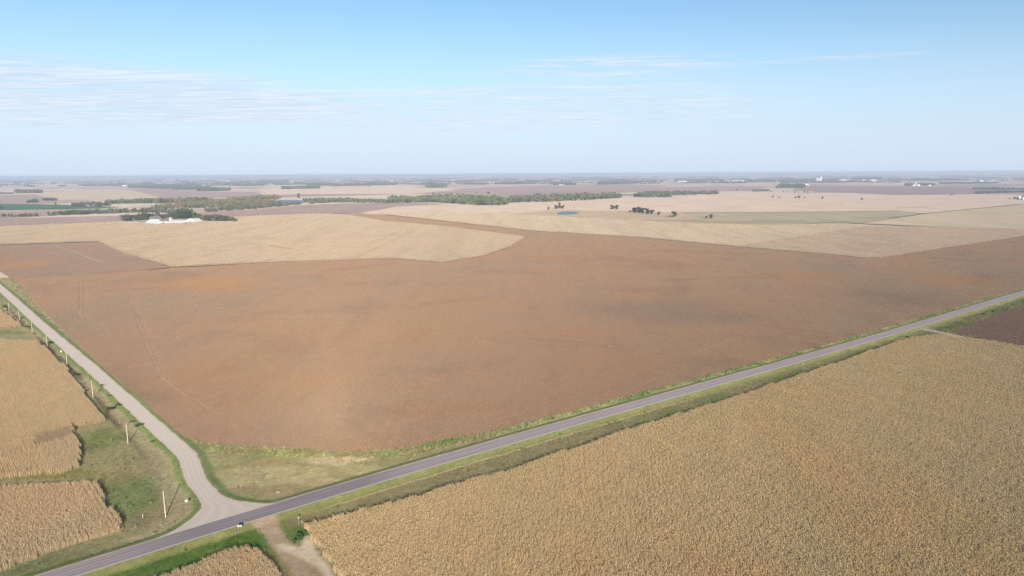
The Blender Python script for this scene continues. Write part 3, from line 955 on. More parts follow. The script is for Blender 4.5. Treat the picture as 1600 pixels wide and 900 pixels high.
tracks = [GP(p) for p in (
    [(124, 440), (124, 478), (123, 500)], [(131, 440), (131, 478), (132, 498)],
    [(205, 468), (222, 505), (238, 548), (256, 590)], [(200, 460), (213, 500), (230, 545), (246, 580)],
    [(66, 455), (105, 478), (150, 508), (178, 524)],
    [(180, 517), (300, 505), (420, 500), (520, 501), (600, 505), (700, 520), (800, 538), (900, 560)],
    [(250, 590), (290, 620), (340, 650)], [(700, 515), (840, 520), (940, 535), (1050, 560)],
    [(1060, 560), (1180, 520)], [(500, 420), (700, 425), (900, 440)], [(740, 480), (900, 500), (1060, 530), (1200, 560)],
    [(300, 455), (420, 452), (560, 462), (640, 470)], [(860, 400), (1000, 410), (1160, 425), (1300, 440)], [(640, 560), (760, 585), (880, 600)], [(1100, 470), (1220, 480), (1400, 475)])]


SOYP = [(1030, 482, 150, 22, (0.80, 0.86, 0.96)), (1150, 500, 120, 16, (0.86, 0.91, 0.98)), (1430, 470, 180, 30, (0.88, 0.93, 0.98)), (300, 447, 130, 16, (1.14, 1.02, 0.84)),
        (240, 470, 60, 6, (0.93, 1.0, 1.08)), (620, 520, 200, 30, (1.04, 1.0, 0.94)), (1240, 430, 110, 9, (1.08, 0.97, 0.84)), (960, 405, 160, 8, (1.03, 0.96, 0.93)), (890, 520, 120, 10, (1.08, 0.97, 0.88)),
        (470, 432, 110, 5, (0.93, 0.99, 1.05)), (700, 640, 160, 20, (1.0, 0.93, 0.88)), (320, 585, 120, 40, (1.05, 0.98, 0.9)), (30, 415, 60, 9, (1.22, 1.04, 0.78)), (1520, 440, 90, 8, (1.05, 0.97, 0.85)), (600, 425, 120, 7, (1.05, 1.0, 0.92))]


def soy_patches(pts, c):
    c = c.copy()
    for (px, py, rx, ry, mul) in SOYP:
        g = G(px, py); rxm = rx * g[1] / F_PX; rym = ry * g[1] ** 2 / (F_PX * CAM_H)
        q = np.sqrt(((pts[:, 0] - g[0]) / rxm) ** 2 + ((pts[:, 1] - g[1]) / rym) ** 2) + (fnoise(pts[:, 0], pts[:, 1], rym * 0.8 + 10, 61) - .5) * 0.9
        k = (1 - sm(q, 0.0, 1.25))[:, None]
        c = c * (1 - k) + c * np.array([mul]) * k
    return c


def corn_light_falloff(pts, c):  # view-angle and vignette fall-off painted into the leaf colour, darker to the right
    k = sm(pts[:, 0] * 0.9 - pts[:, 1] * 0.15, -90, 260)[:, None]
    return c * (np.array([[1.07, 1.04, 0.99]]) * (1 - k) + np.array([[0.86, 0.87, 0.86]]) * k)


crop('soybean_crop', C_soy, NV, soy, (0.392, 0.254, 0.160), 'ripe reddish brown soybeans filling the huge field between the two roads', tracks=tracks, twid=0.7, cfun=soy_patches)
crop('soybean_crop', C_soy, NV, soy2, (0.345, 0.232, 0.168), 'duller grey brown soybeans in the corner plot at the upper left', cfun=soy_patches)
crop('soybean_crop', C_soy, NV, soyR, (0.23, 0.15, 0.108), 'dark brown ripe soybeans in the wedge at the right edge beyond the corn')
crop('corn_crop', C_corn, NV, cornD, (0.66, 0.485, 0.268), 'ripe tan corn filling the large field at the lower right', cfun=corn_light_falloff)
crop('corn_crop', C_corn, NV, cornB, (0.65, 0.47, 0.265), 'ripe corn in straight rows west of the gravel road', holes=[gapB])
crop('corn_crop', C_thin, NV, gapB, (0.50, 0.37, 0.23), 'strip of stripped corn stalks with dark gaps inside the corn west of the gravel road')
crop('corn_crop', C_corn, NV, cornA, (0.65, 0.47, 0.265), 'small tip of ripe corn beside the gravel road at the left edge')
crop('corn_crop', C_corn, NV, cornC, (0.64, 0.46, 0.27), 'ripe corn plot in the lower left corner by the highway', ang=math.pi / 2 - GRID_ANG)
crop('corn_crop', C_corn, NV, cornE, (0.64, 0.46, 0.27), 'ripe corn plot at the bottom edge beside the dirt lane', ang=math.pi / 2 - GRID_ANG)
crop('corn_crop', C_cornfar, NV, tanL, (0.66, 0.50, 0.34), 'pale ripe corn field before the white farm buildings', hs=0.95, tracks=[GP(p) for p in ([(422, 386), (455, 391)], [(490, 345.5), (502, 342)], [(380, 383), (425, 386)])], twid=4.0)
crop('corn_crop', C_cornfar, NV, tanR1, (0.72, 0.56, 0.40), 'pale ripe corn strip behind the soybeans at the centre right', hs=0.95)
crop('corn_crop', C_cornfar, NV, tanR2, (0.64, 0.475, 0.34), 'pinkish tan corn field with a pointed near corner at the right', hs=0.9)

# ---- grass tufts and weeds on the verges
M_tuft = veg_mat('grass_blades', 'inst', [((1.1, 1.02, 0.9), 0.45, 0.7, 0.2, 0.6)])


def tuft(seed, n, h, rad, wid):
    r = random.Random(seed); q = Quads()
    for k in range(n):
        a = r.random() * 6.28; d = rad * math.sqrt(r.random())
        x, y = d * math.cos(a), d * math.sin(a)
        hh = h * r.uniform(.5, 1.15); la = r.random() * 6.28; ln = hh * r.uniform(.15, .7)
        q.ribbon([(x, y, 0), (x + math.cos(la) * ln * .4, y + math.sin(la) * ln * .4, hh * .6), (x + math.cos(la) * ln, y + math.sin(la) * ln, hh)],
                 wid, r.gauss(1, .18))
    return q.build('tuft', M_tuft)


def weed(seed):
    r = random.Random(seed); q = Quads()
    for s in range(5):
        bx_, by_ = r.gauss(0, .3), r.gauss(0, .3); hh = r.uniform(.6, 1.2)
        q.ribbon([(bx_, by_, 0), (bx_ + r.gauss(0, .1), by_ + r.gauss(0, .1), hh)], 0.05, 0.8, (1, 0))
        for k in range(12):
            z = hh * r.uniform(.25, 1.05)
            q.leafquad((bx_ + r.gauss(0, .17), by_ + r.gauss(0, .17), z), 0.26, r.gauss(1, .2), r)
    return q.build('weed', M_tuft)


C_tuft = proto_collection('grass_tuft', [tuft(i, 34, 0.32, 0.75, 0.07) for i in range(4)] + [weed(i) for i in range(4)])
sel = rng.random(len(Pv)) < 0.95
pp = Pv[sel] + rng.uniform(-.6, .6, (sel.sum(), 2))
dhp = np.abs(hwy_d(pp)); sgp = -sdf(pp, gravel_poly)
fieldsP = [soy, soyR, soy2, cornD, cornA, cornB, cornC, cornE]
ok = (dhp > HW + 1.5) & (sgp > 0.25)
lanepoly = np.vstack([laneL, laneR[::-1]])
ok &= ~(inside(pp, lanepoly)) & ~inside(pp, sand) & ~inside(pp, sand2) & ~inside(pp, fieldlane)
fd = np.full(len(pp), 1e9)
for i, fp in enumerate(fieldsP):
    s_ = -sdf(pp, fp); ok &= s_ > 0.0
    if i < 3: fd = np.minimum(fd, s_)
dist = np.hypot(pp[:, 0], pp[:, 1])
pp = pp[ok]; dhp = dhp[ok]; sgp = sgp[ok]; fd = fd[ok]
cc = verge_col(pp) * 1.25
hh = heights(pp)
north = hwy_d(pp) > 0
close = np.minimum(dhp - HW - 1.3, sgp)
prob = np.where(fd < 9, 0.45, 0.015) * sm(close, 2.0, 4.5)
isw = rng.random(len(pp)) < prob
scl = 0.42 + 0.38 * sm(close, 1.5, 9) + rng.normal(0, .07, len(pp))
S = np.c_[np.clip(scl, .4, 2) ** .5, np.clip(scl, .4, 2) ** .5, np.clip(scl, .35, 2)]
S[isw] = (0.55 + 0.55 * rng.random((isw.sum(), 1))) * np.array([[1, 1, 1]])
cc[isw] = cc[isw] * rng.uniform(.7, 1.35, (isw.sum(), 1)) * np.where(rng.random((isw.sum(), 1)) < .5, np.array([[0.95, 1.08, .9]]), np.array([[1.1, 1.02, .95]]))
pick = np.where(isw, 4 + rng.integers(0, 4, len(pp)), rng.integers(0, 4, len(pp)))
scatter('roadside_grass', C_tuft, np.c_[pp, hh], rng.random(len(pp)) * 6.28, S, pick, np.clip(cc, .01, .9), 'rough grass and weeds growing on the verges of both roads')
print('tufts', len(pp))

# ------------------------------------------------------------------ trees
M_leaf_i = veg_mat('tree_leaves_far', 'inst', [])
M_leaf = veg_mat('tree_leaves', 'object', [])
M_bark = plain_mat('bark', (0.13, 0.10, 0.08), 0.95, 0.1)


def crown_quads(seed, wide=0.42, low=0.16, n=900, leaf=0.09, bare=False):
    """crown of leaf clumps round several limbs, tree of unit height"""
    r = random.Random(seed); q = Quads()
    lobes = []
    for k in range(r.randint(9, 13)):
        a = r.random() * 6.28; z = r.uniform(low + .10, .86)
        env = math.sqrt(max(0.05, 1 - ((z - .55) / .52) ** 2))
        d = wide * env * r.uniform(.15, .85)
        lobes.append((math.cos(a) * d, math.sin(a) * d, z, r.uniform(.13, .24), r.gauss(1, .14)))
    lobes.append((0, 0, .84, .15, 1.08))
    for k in range(n):
        L = r.choice(lobes)
        v = Vector((r.gauss(0, 1), r.gauss(0, 1), r.gauss(0, 1))).normalized() * (r.random() ** .4) * L[3]
        q.leafquad((L[0] + v.x, L[1] + v.y, max(low * .6, L[2] + v.z * .85)), leaf * r.uniform(.7, 1.3), max(.4, L[4] * r.gauss(1, .16)), r)
    return q, lobes


def trunk_mesh(name, lobes, seed, mat):
    r = random.Random(seed)
    bm = bmesh.new()

    def limb(p0, p1, r0, r1, seg=6):
        p0 = Vector(p0); p1 = Vector(p1); ax_ = (p1 - p0).normalized()
        s_ = ax_.orthogonal().normalized(); t_ = ax_.cross(s_)
        A_ = [bm.verts.new(p0 + (s_ * math.cos(6.2832 * k / seg) + t_ * math.sin(6.2832 * k / seg)) * r0) for k in range(seg)]
        B_ = [bm.verts.new(p1 + (s_ * math.cos(6.2832 * k / seg) + t_ * math.sin(6.2832 * k / seg)) * r1) for k in range(seg)]
        for k in range(seg): bm.faces.new((A_[k], A_[(k + 1) % seg], B_[(k + 1) % seg], B_[k]))
        bm.faces.new(B_)
    limb((0, 0, -0.01), (0.01, 0, .32), .032, .022); limb((0.01, 0, .31), (0, .01, .72), .022, .008)
    for L in lobes[:8]:
        limb((0.005, 0, r.uniform(.2, .45)), (L[0], L[1], L[2]), .012, .004, 5)
    me = bpy.data.meshes.new(name); bm.to_mesh(me); bm.free(); me.materials.append(mat)
    return me


crowns = []; trunks = []; crowns_i = []
shapes = [(0.40, .05), (0.48, .04), (0.33, .05), (0.55, .03), (0.44, .10), (0.26, .04)]
for i, (wd, lo) in enumerate(shapes):
    q, lb = crown_quads(300 + i, wd, lo)
    crowns.append(q.build('crown', M_leaf)); trunks.append(trunk_mesh('trunk', lb, 400 + i, M_bark))
    q2, _ = crown_quads(300 + i, wd, lo, 300, .115)
    # far trees carry their trunk in the same mesh
    q2.ribbon([(0, 0, 0), (0, 0, .4)], .05, .35, (1, 0)); q2.ribbon([(0, 0, 0), (0, 0, .4)], .05, .35, (0, 1))
    crowns_i.append(q2.build('far_tree', M_leaf_i))
C_tree = proto_collection('far_tree', crowns_i)

PAL = np.array([(0.095, 0.12, 0.06), (0.13, 0.15, 0.07), (0.16, 0.18, 0.085), (0.08, 0.10, 0.06), (0.19, 0.175, 0.085), (0.19, 0.18, 0.125), (0.28, 0.21, 0.09), (0.27, 0.175, 0.085), (0.20, 0.22, 0.10)])


def wood(poly_px, label, h=14, dens=0.012, pal=None, name='woodland', hj=0.2):
    poly = GP(poly_px)
    lo, hi = poly.min(0), poly.max(0)
    n = int((hi - lo).prod() * dens * 0.55)
    n = min(n, 60000)
    P = rng.uniform(lo, hi, (n, 2)); P = P[inside(P, poly)]
    k = len(P)
    pal_ = PAL if pal is None else PAL[list(pal)]
    ci = (vnoise(P[:, 0], P[:, 1], 60, 11) * len(pal_) * 1.0 + rng.normal(0, .9, k)).astype(int) % len(pal_)
    c = pal_[ci] * rng.uniform(.8, 1.25, (k, 1))
    H_ = h * (1 + rng.normal(0, hj, k)) * (0.75 + 0.5 * vnoise(P[:, 0], P[:, 1], 120, 12)); H_ = np.clip(H_, h * .4, h * 1.6)
    s = np.c_[H_ * 1.05, H_ * 1.05, H_]
    print(label[:20], k)
    return scatter(name, C_tree, np.c_[P, np.full(k, 0.1)], rng.random(k) * 6.28, s, rng.integers(0, 6, k), c, label, 'woods')


# the wooded river valley
wood([(2, 339.5), (60, 338.5), (60, 337.3), (2, 337.8)], 'low dark hedge along the brown field at the left edge', 8, .02, (0, 1, 3))
wood([(74, 337.2), (130, 335.2), (200, 333), (300, 333.2), (300, 330.5), (200, 330), (130, 332.5), (74, 335.3)], 'long hedge of low trees before the pale farm track', 9, .012, (0, 1, 2, 3, 5))
wood([(112, 322.8), (150, 323), (172, 321.5), (172, 319.5), (112, 321)], 'grey green thicket beside the small pale sheds', 12, .012, (0, 3, 5))
wood([(165, 319), (210, 318), (330, 317), (330, 314.5), (210, 315.8), (165, 316.5)], 'thin belt of autumn trees north of the pale track', 14, .012)
wood([(235, 327), (300, 325.5), (370, 323), (440, 317), (400, 313.5), (330, 315), (300, 320), (250, 323.5)], 'dense autumn coloured woods in the river valley', 12, .008, (4, 5, 6, 7, 1, 2, 8))
wood([(320, 332), (400, 326), (440, 322.5), (470, 320), (470, 318.5), (430, 319.5), (380, 324), (320, 328.5)], 'lower fringe of bushes along the brown field', 10, .01, (0, 1, 5, 2))
wood([(355, 314), (430, 312), (440, 309.5), (360, 311.5)], 'back row of yellowish trees left of the river bend', 14, .008)
wood([(485, 319), (520, 316.6), (600, 317.3), (620, 315.2), (540, 311.5), (470, 312), (480, 316)], 'low grey green riverside brush right of the blue water', 10, .008, (5, 2, 0, 8, 5))
wood([(600, 317.5), (680, 316), (740, 320.5), (788, 321.5), (800, 316), (770, 311), (700, 309.5), (620, 312)], 'pale green willow woods at the centre of the valley', 17, .007, (1, 2, 8, 8, 0, 2))
wood([(790, 316.5), (870, 315.2), (930, 312.3), (975, 309), (960, 306.5), (880, 307.5), (800, 309.5)], 'long green and yellow woods right of the centre', 16, .0055, (0, 1, 2, 8, 6, 3))
wood([(990, 308.5), (1048, 308.6), (1050, 305.5), (1122, 303.8), (1122, 301.8), (1040, 302.2), (990, 305.5)], 'dark woods ending the valley at the right', 15, .0055, (1, 2, 5, 8, 0))
# distant groves and windbreaks
for pts, h, lb in [
    ([(24, 301.8), (66, 301.8), (66, 299.6), (24, 300)], 17, 'dark grove standing on the far left fields'),
    ([(-20, 303.5), (22, 303.2), (22, 302), (-20, 302)], 7, 'reddish hedge left of the dark grove'),
    ([(42, 317.2), (62, 316.6), (62, 315), (42, 316)], 12, 'small clump beyond the dark green field at the left'),
    ([(68, 314), (90, 313.4), (90, 312.2), (68, 312.6)], 10, 'narrow clump on the corner of the tan field at the left'),
    ([(142, 291), (200, 290.4), (220, 288), (142, 288.8)], 11, 'windbreak with pale sheds on the left horizon fields'),
    ([(270, 296.5), (325, 296), (330, 292.5), (272, 293.5)], 14, 'grey green grove in the left distance'),
    ([(308, 298.6), (334, 298.6), (360, 298), (360, 296), (308, 295.8)], 16, 'darker grove below the grey green one'),
    ([(200, 294), (270, 295), (270, 292.8), (200, 292)], 10, 'thin windbreak left of the grey green grove'),
    ([(440, 296), (500, 294.8), (500, 292), (440, 293)], 13, 'grove of grey trees left of the centre distance'),
    ([(518, 291.5), (560, 290), (620, 289), (620, 287.6), (518, 289.5)], 12, 'far row of trees before the pale strips'),
    ([(670, 294), (698, 293), (698, 290.5), (664, 291)], 12, 'trees sheltering the small white farm in the distance'),
    ([(864, 289.4), (900, 289), (900, 287.2), (864, 288)], 12, 'small dark windbreak on the pale field'),
    ([(934, 288.6), (994, 287.4), (994, 285), (934, 286)], 16, 'long dark windbreak above the purple brown field'),
    ([(824, 283.5), (864, 283), (864, 281.8), (824, 282.2)], 13, 'far dark strip of trees near the centre horizon'),
    ([(1214, 294.2), (1258, 293.8), (1256, 289.4), (1218, 290.2)], 16, 'round grey grove before the distant town'),
    ([(1054, 284), (1130, 283.6), (1130, 281), (1054, 281.4)], 14, 'trees behind the long white sheds'),
    ([(1164, 285), (1220, 284.4), (1220, 281), (1164, 281.4)], 14, 'tree belt left of the distant town'),
    ([(1200, 284.4), (1310, 284), (1310, 280.6), (1200, 280.8)], 14, 'leafy trees among the distant town'),
    ([(1330, 281.4), (1378, 281), (1378, 277.6), (1334, 278)], 17, 'dark trees behind two white sheds at the far right'),
    ([(1414, 291), (1428, 290.4), (1428, 289), (1414, 289.4)], 15, 'dark trees left of the white silo farm'),
    ([(1435, 289.4), (1460, 290.4), (1460, 288.4), (1435, 288.4)], 12, 'low trees right of the white silo farm'),
    ([(1468, 287.4), (1560, 286.4), (1560, 285), (1468, 286.2)], 9, 'hedge before the pale farm sheds at the far right'),
    ([(1520, 296), (1600, 297), (1600, 294.6), (1520, 294.4)], 8, 'upper dark hedge at the right edge'),
    ([(1524, 303), (1560, 301.8), (1610, 301), (1610, 299.6), (1550, 299.8), (1524, 301.4)], 8, 'lower dark hedge at the right edge'),
    ([(1176, 299.6), (1202, 299), (1202, 297.6), (1176, 298)], 8, 'bushy strip on the pink field right of the woods'),
    ([(0, 284.2), (62, 283.2), (62, 281.8), (0, 282.4)], 15, 'far blue grey belt at the left horizon'),
    ([(240, 281.8), (280, 281.4), (280, 279.6), (240, 280)], 18, 'far belt behind bright sheds at the left'),
    ([(400, 286), (452, 284.6), (450, 281), (404, 281.6)], 16, 'far grove above the grey trees left of the centre'),
    ([(700, 285.6), (722, 285), (722, 283.4), (700, 283.8)], 14, 'far dark trees just right of the small farm'),
]:
    wood(pts, lb, h, .006 if h > 12 else .009, (0, 3, 5, 1))

# far woodland: countless shelter belts out to the horizon
P = []
cr_ = random.Random(5)
for k in range(900):
    y = 271.5 + 2.6 + 14.5 * cr_.random() ** 1.7
    x = cr_.uniform(-60, 1660)
    c0 = G(x, y + (4.5 - 9 * (x / 1600)) )
    if c0[1] < 5200 or c0[1] > 52000: continue
    L = cr_.uniform(60, 420) * (1 + c0[1] / 22000); W = cr_.uniform(25, 90)
    a = cr_.choice((GRID_ANG, GRID_ANG + math.pi / 2)); d = np.array([math.sin(-a) * -1, math.cos(a)])
    m_ = int(min(110, max(8, L * W / 420)))
    uu = rng.uniform(-.5, .5, m_) * L; vv = rng.uniform(-.5, .5, m_) * W
    P.append(c0 + uu[:, None] * d + vv[:, None] * np.array([-d[1], d[0]]))
P = np.vstack(P); k = len(P)
H_ = rng.uniform(10, 19, k)
scatter('far_woodland', C_tree, np.c_[P, np.zeros(k)], rng.random(k) * 6.28, np.c_[H_ * 1.5, H_ * 1.5, H_], rng.integers(0, 6, k), PAL[rng.integers(0, 6, k)], 'blue grey shelter belts scattered to the horizon', 'woods')
print('far', k)


def empty(name, loc, rz=0.0):
    o = bpy.data.objects.new(name, None)
    o.location = loc; o.rotation_euler = (0, 0, rz); o.empty_display_size = 1
    col.objects.link(o)
    return o


def tree(px, py, h, kind, colour, label, cat='tree', name='tree', group=None, wide=1.25, z=0.1):
    g = G(px, py)
    r = empty(name, (g[0], g[1], z), random.random() * 6.28)
    lay(r, label, cat, group=group)
    a = link('crown', crowns[kind], r); a.scale = (h * wide, h * wide, h); a.color = (*colour, 1)
    b_ = link('trunk', trunks[kind], r); b_.scale = (h, h, h)
    return r


DG, MG, LG, OL, YE, GY, OR = (0.06, 0.08, 0.04), (0.085, 0.11, 0.045), (0.12, 0.145, 0.055), (0.12, 0.11, 0.06), (0.24, 0.19, 0.05), (0.13, 0.125, 0.10), (0.22, 0.13, 0.06)
# windbreak of the white farm
order = ['first', 'second', 'third', 'fourth', 'fifth', 'sixth', 'seventh', 'eighth', 'ninth', 'tenth', 'eleventh', 'twelfth', 'thirteenth', 'fourteenth', 'fifteenth', 'sixteenth', 'seventeenth', 'eighteenth', 'nineteenth', 'twentieth', 'twenty-first', 'twenty-second', 'twenty-third', 'twenty-fourth', 'twenty-fifth', 'twenty-sixth']
fw = [(193, 346, 15, 2, GY), (199, 345.5, 16, 0, GY), (205, 345, 14, 0, DG), (212, 345, 15, 4, GY), (219, 344.5, 16, 1, MG), (226, 344.5, 18, 0, MG), (232, 344, 16, 2, DG), (239, 343.5, 15, 0, OL),
      (252, 343.6, 13, 1, OL), (260, 343, 14, 4, GY), (272, 343, 18, 0, MG), (279, 343, 20, 3, MG), (286, 342.8, 19, 1, DG), (292, 342.8, 21, 0, DG), (298, 342.4, 20, 2, DG), (305, 342.4, 18, 3, LG),
      (313, 344.5, 15, 1, LG), (319, 345.5, 14, 0, YE), (325, 345.8, 15, 1, OL), (331, 346.4, 16, 4, GY), (337, 346.5, 17, 0, GY), (343, 346.6, 16, 1, GY), (349, 346.6, 15, 3, MG), (355, 346.6, 14, 0, OL),
      (361, 346.7, 12, 1, YE), (366, 346.9, 10, 3, OL)]
cname = {DG: 'dark green', MG: 'mid green', LG: 'light green', OL: 'olive', YE: 'yellowing', GY: 'grey leafed', OR: 'rusty'}
for i, (x, y, h, k, c) in enumerate(fw):
    tree(x, y, h * 1.12, k, c, '%s tree, %s from the left in the windbreak of the white farm' % (cname[c], order[i]), wide=1.35, group='windbreak trees of the white farm')
tree(266, 340.5, 17, 0, OL, 'olive tree standing just behind the white silo')
tree(247, 339.5, 15, 1, GY, 'grey leafed tree rising behind the grey roofed barn')
# trees round the pond and on the pasture
tree(857, 327.6, 10, 3, OL, 'low olive bush left of the small pond')
tree(869, 326.5, 13, 1, DG, 'dark tree behind the left end of the small pond')
tree(874, 325.5, 21, 5, OR, 'tall thin rusty tree rising above the pond clump', wide=1.0)
tree(880, 326, 12, 3, MG, 'rounded green tree behind the right end of the small pond')
tree(897, 325.3, 4, 3, OR, 'tiny rusty bush on the tan field right of the pond clump', cat='bush', name='bush')
tree(956, 327, 15, 3, MG, 'left half of the round green tree pair alone on the tan field')
tree(963, 327, 14, 1, MG, 'right half of the round green tree pair alone on the tan field')
for i, (x, y, h, k, c) in enumerate([(985, 331.6, 7, 3, OL), (991, 332, 15, 0, DG), (998, 332.4, 17, 1, DG), (1005, 333, 16, 3, DG), (1012, 334, 15, 1, DG), (1019, 334.8, 13, 0, MG), (1030, 336, 10, 3, GY)]):
    tree(x, y, h, k, c, '%s tree, %s from the left in the dark clump on the pasture' % (cname[c], order[i]), wide=1.35)
tree(1053, 339, 15, 1, MG, 'leaning green tree right of the dark pasture clump')
tree(1047, 339.2, 6, 3, MG, 'small bush at the foot of the leaning green pasture tree', cat='bush', name='bush')
tree(1104, 341, 7, 3, GY, 'low grey bush of the pair far out on the pasture', cat='bush', name='bush')
tree(1111, 341.3, 11, 0, OL, 'dark small tree of the pair far out on the pasture')
tree(467, 309.5, 24, 1, LG, 'single tall bright green tree beyond the blue river water', wide=.9)
tree(87, 320, 10, 0, OL, 'lone small tree at the corner of the dark green field', wide=1.2)
tree(2, 326.5, 13, 1, DG, 'dark tree cut by the left edge on the green field', wide=1.3)
for i, (x, y, h) in enumerate([(1208, 309, 10), (1217, 309.5, 7), (1243, 309.8, 9), (1249, 309.6, 12), (1257, 310, 8), (1285, 310.8, 11), (1347, 312.4, 9)]):
    tree(x, y, h, 3, OL, 'dark bush, %s from the left in the row scattered over the right tan field' % order[i], cat='bush', name='bush', group='bushes on the right tan field', wide=1.3)
for i, (x, y, h) in enumerate([(1205, 300.2, 7), (1224, 300.6, 8), (1230, 300.8, 8), (1242, 301, 9), (1247, 301.2, 7), (1257, 301.6, 10), (1262, 301.8, 9)]):
    tree(x, y, h, 1, DG, 'dark bush, %s from the left along the fence row below the grey grove' % order[i], cat='bush', name='bush', group='bushes along the fence row', wide=1.4)
for x, y, h, lb in [(67, 294.5, 10, 'left lone tree on the far left horizon fields'), (83, 294.7, 8, 'middle lone tree on the far left horizon fields'), (110, 294.6, 11, 'right lone tree on the far left horizon fields'),
                    (763, 303.5, 14, 'dark tree standing behind the centre woods'), (745, 303.5, 9, 'low tree left of the one behind the centre woods'), (676, 303.6, 9, 'small tree behind the willow woods'),
                    (1151, 297.4, 10, 'lone dark tree beyond the right end of the woods'), (577, 292.6, 11, 'lone tree on the pinkish centre field'), (524, 295.2, 8, 'wide bush on the pinkish centre field'),
                    (763, 288.5, 15, 'lone tree near the centre horizon'), (379, 293.3, 8, 'small tree right of the darker left grove'), (1487, 305.4, 7, 'small bush at the edge of the far right dark field'), (1145, 288.2, 8, 'speck of a tree above the purple brown field')]:
    tree(x, y, h, 1, DG, lb, wide=1.3)

# bushes by the gravel road
M_bushn = veg_mat('bush_leaves', 'object', [])


def bush_mesh(seed, n=420):
    r = random.Random(seed); q = Quads()
    lob = [(r.gauss(0, .45), r.gauss(0, .4), r.uniform(.25, .7), r.uniform(.25, .45), r.gauss(1, .12)) for _ in range(7)]
    for k in range(n):
        L = r.choice(lob); v = Vector((r.gauss(0, 1), r.gauss(0, 1), r.gauss(0, 1))).normalized() * (r.random() ** .4) * L[3]
        q.leafquad((L[0] + v.x, L[1] + v.y, max(.03, L[2] + v.z)), .16, max(.4, L[4] * r.gauss(1, .2)), r)
    return q.build('foliage', M_bushn)


def stem_mesh(seed):
    r = random.Random(seed); q = Quads()
    for k in range(6):
        q.ribbon([(0, 0, -.05), (r.gauss(0, .3), r.gauss(0, .3), .6)], .05, .9, (math.cos(k), math.sin(k)))
    me = q.build('stem', M_bark); return me


bmesh_l = [bush_mesh(i) for i in range(4)]; smesh = [stem_mesh(i) for i in range(4)]
bl = [(8, 480, 2.0, DG, 'dark bush at the top of the ditch at the left edge'), (13, 486, 1.8, DG, 'dark bush in the ditch just left of the farthest near pole'),
      (27, 496, 1.5, MG, 'low bush left of the third farthest roadside pole'), (34, 497.5, 1.3, MG, 'low bush right of the third farthest roadside pole'), (43, 511, 1.8, DG, 'dark bush by the end of the small green notch'),
      (48, 511.5, 1.2, DG, 'small dark bush at the foot of the pole by the green notch'), (70, 539, 2.3, MG, 'broad green bush left of the pole beside the dark shrub'), (79, 538, 2.4, DG, 'dark shrub casting a long shadow right of the fourth pole'),
      (121, 586, 2.2, DG, 'dark green shrub alone beside the ditch'), (114, 583, 1.3, MG, 'small green bush left of the lone dark shrub'), (165, 642, 2.3, (0.17, 0.18, 0.05), 'yellow green bush near the corner of the corn rows'),
      (174, 640, 2.1, DG, 'dark green bush right of the yellow green one'), (186, 636, 1.6, MG, 'small round green bush beside the gravel road'), (160, 605, 1.2, MG, 'low green bush by the shadow of the sixth pole'),
      (171, 621, 1.1, MG, 'tiny green bush between the shadow bush and the round bush'), (209, 661, 1.1, MG, 'small bush at the gravel edge before the seventh pole shadow'), (216, 668, 1.8, MG, 'green bush under the shadow of the seventh pole'),
      (238, 692, 1.2, MG, 'last small bush along the gravel edge above the junction'), (470, 841, 2.5, (0.07, 0.12, 0.035), 'bright dark green bush at the corner of the corn by the dirt lane'), (1418, 527, 1.3, DG, 'dark weed clump between the highway and the corn corner'),
      (1535, 492, 2.0, DG, 'dark bush on the ditch bank at the far right'), (1550, 487.5, 1.8, DG, 'second dark bush on the ditch bank at the far right')]
for i, (x, y, s_, c, lb) in enumerate(bl):
    g = G(x, y)
    z = float(heights(np.array([g]))[0])
    r = empty('bush', (g[0], g[1], z - .05), random.random() * 6)
    lay(r, lb, 'bush')
    a = link('foliage', bmesh_l[i % 4], r); a.scale = (s_, s_, s_ * .85); a.color = (*c, 1)
    b_ = link('stem', smesh[i % 4], r); b_.scale = (s_, s_, s_)

# ------------------------------------------------------------------ water
M_water, t, b = new_mat('pond_water', 0.4, 0.35)
b.inputs['Base Color'].default_value = (0.19, 0.21, 0.25, 1)
bp = t.n('ShaderNodeBump'); bp.inputs['Strength'].default_value = .15; bp.inputs['Distance'].default_value = .3
t.l(t.noise(t.pos(), .4, 3), bp.inputs['Height']); t.l(bp.outputs[0], b.inputs['Normal'])


def water(name, px, z, label):
    P_ = densify(np.vstack([GP(px), GP(px[:1])]), 8)[:-1]
    return sheet(name, P_, z, M_water, label)


water('pond', [(870, 334), (874, 331.6), (884, 330.6), (896, 331), (905, 332.6), (900, 334.6), (885, 335.6), (874, 335.6)], 0.6, 'small blue pond in the rust coloured meadow')
water('river_water', [(430, 314), (445, 312.4), (465, 312.6), (482, 314.2), (474, 317), (464, 318.6), (452, 318), (440, 316.4)], 0.6, 'blue bend of the river showing between the woods')
M_track = plain_mat('pale_track', (0.33, 0.275, 0.225), .95, .1, var=.1, scale=.05)


def track(name, px, w_, z, label, mat=None):
    A_ = GP(px); d = np.gradient(A_, axis=0); d /= np.linalg.norm(d, axis=1)[:, None]; n_ = np.c_[-d[:, 1], d[:, 0]]
    return lay(link(name, strip_mesh(name, A_ + n_ * w_ / 2, A_ - n_ * w_ / 2, z, mat or M_track)), label, kind='structure')


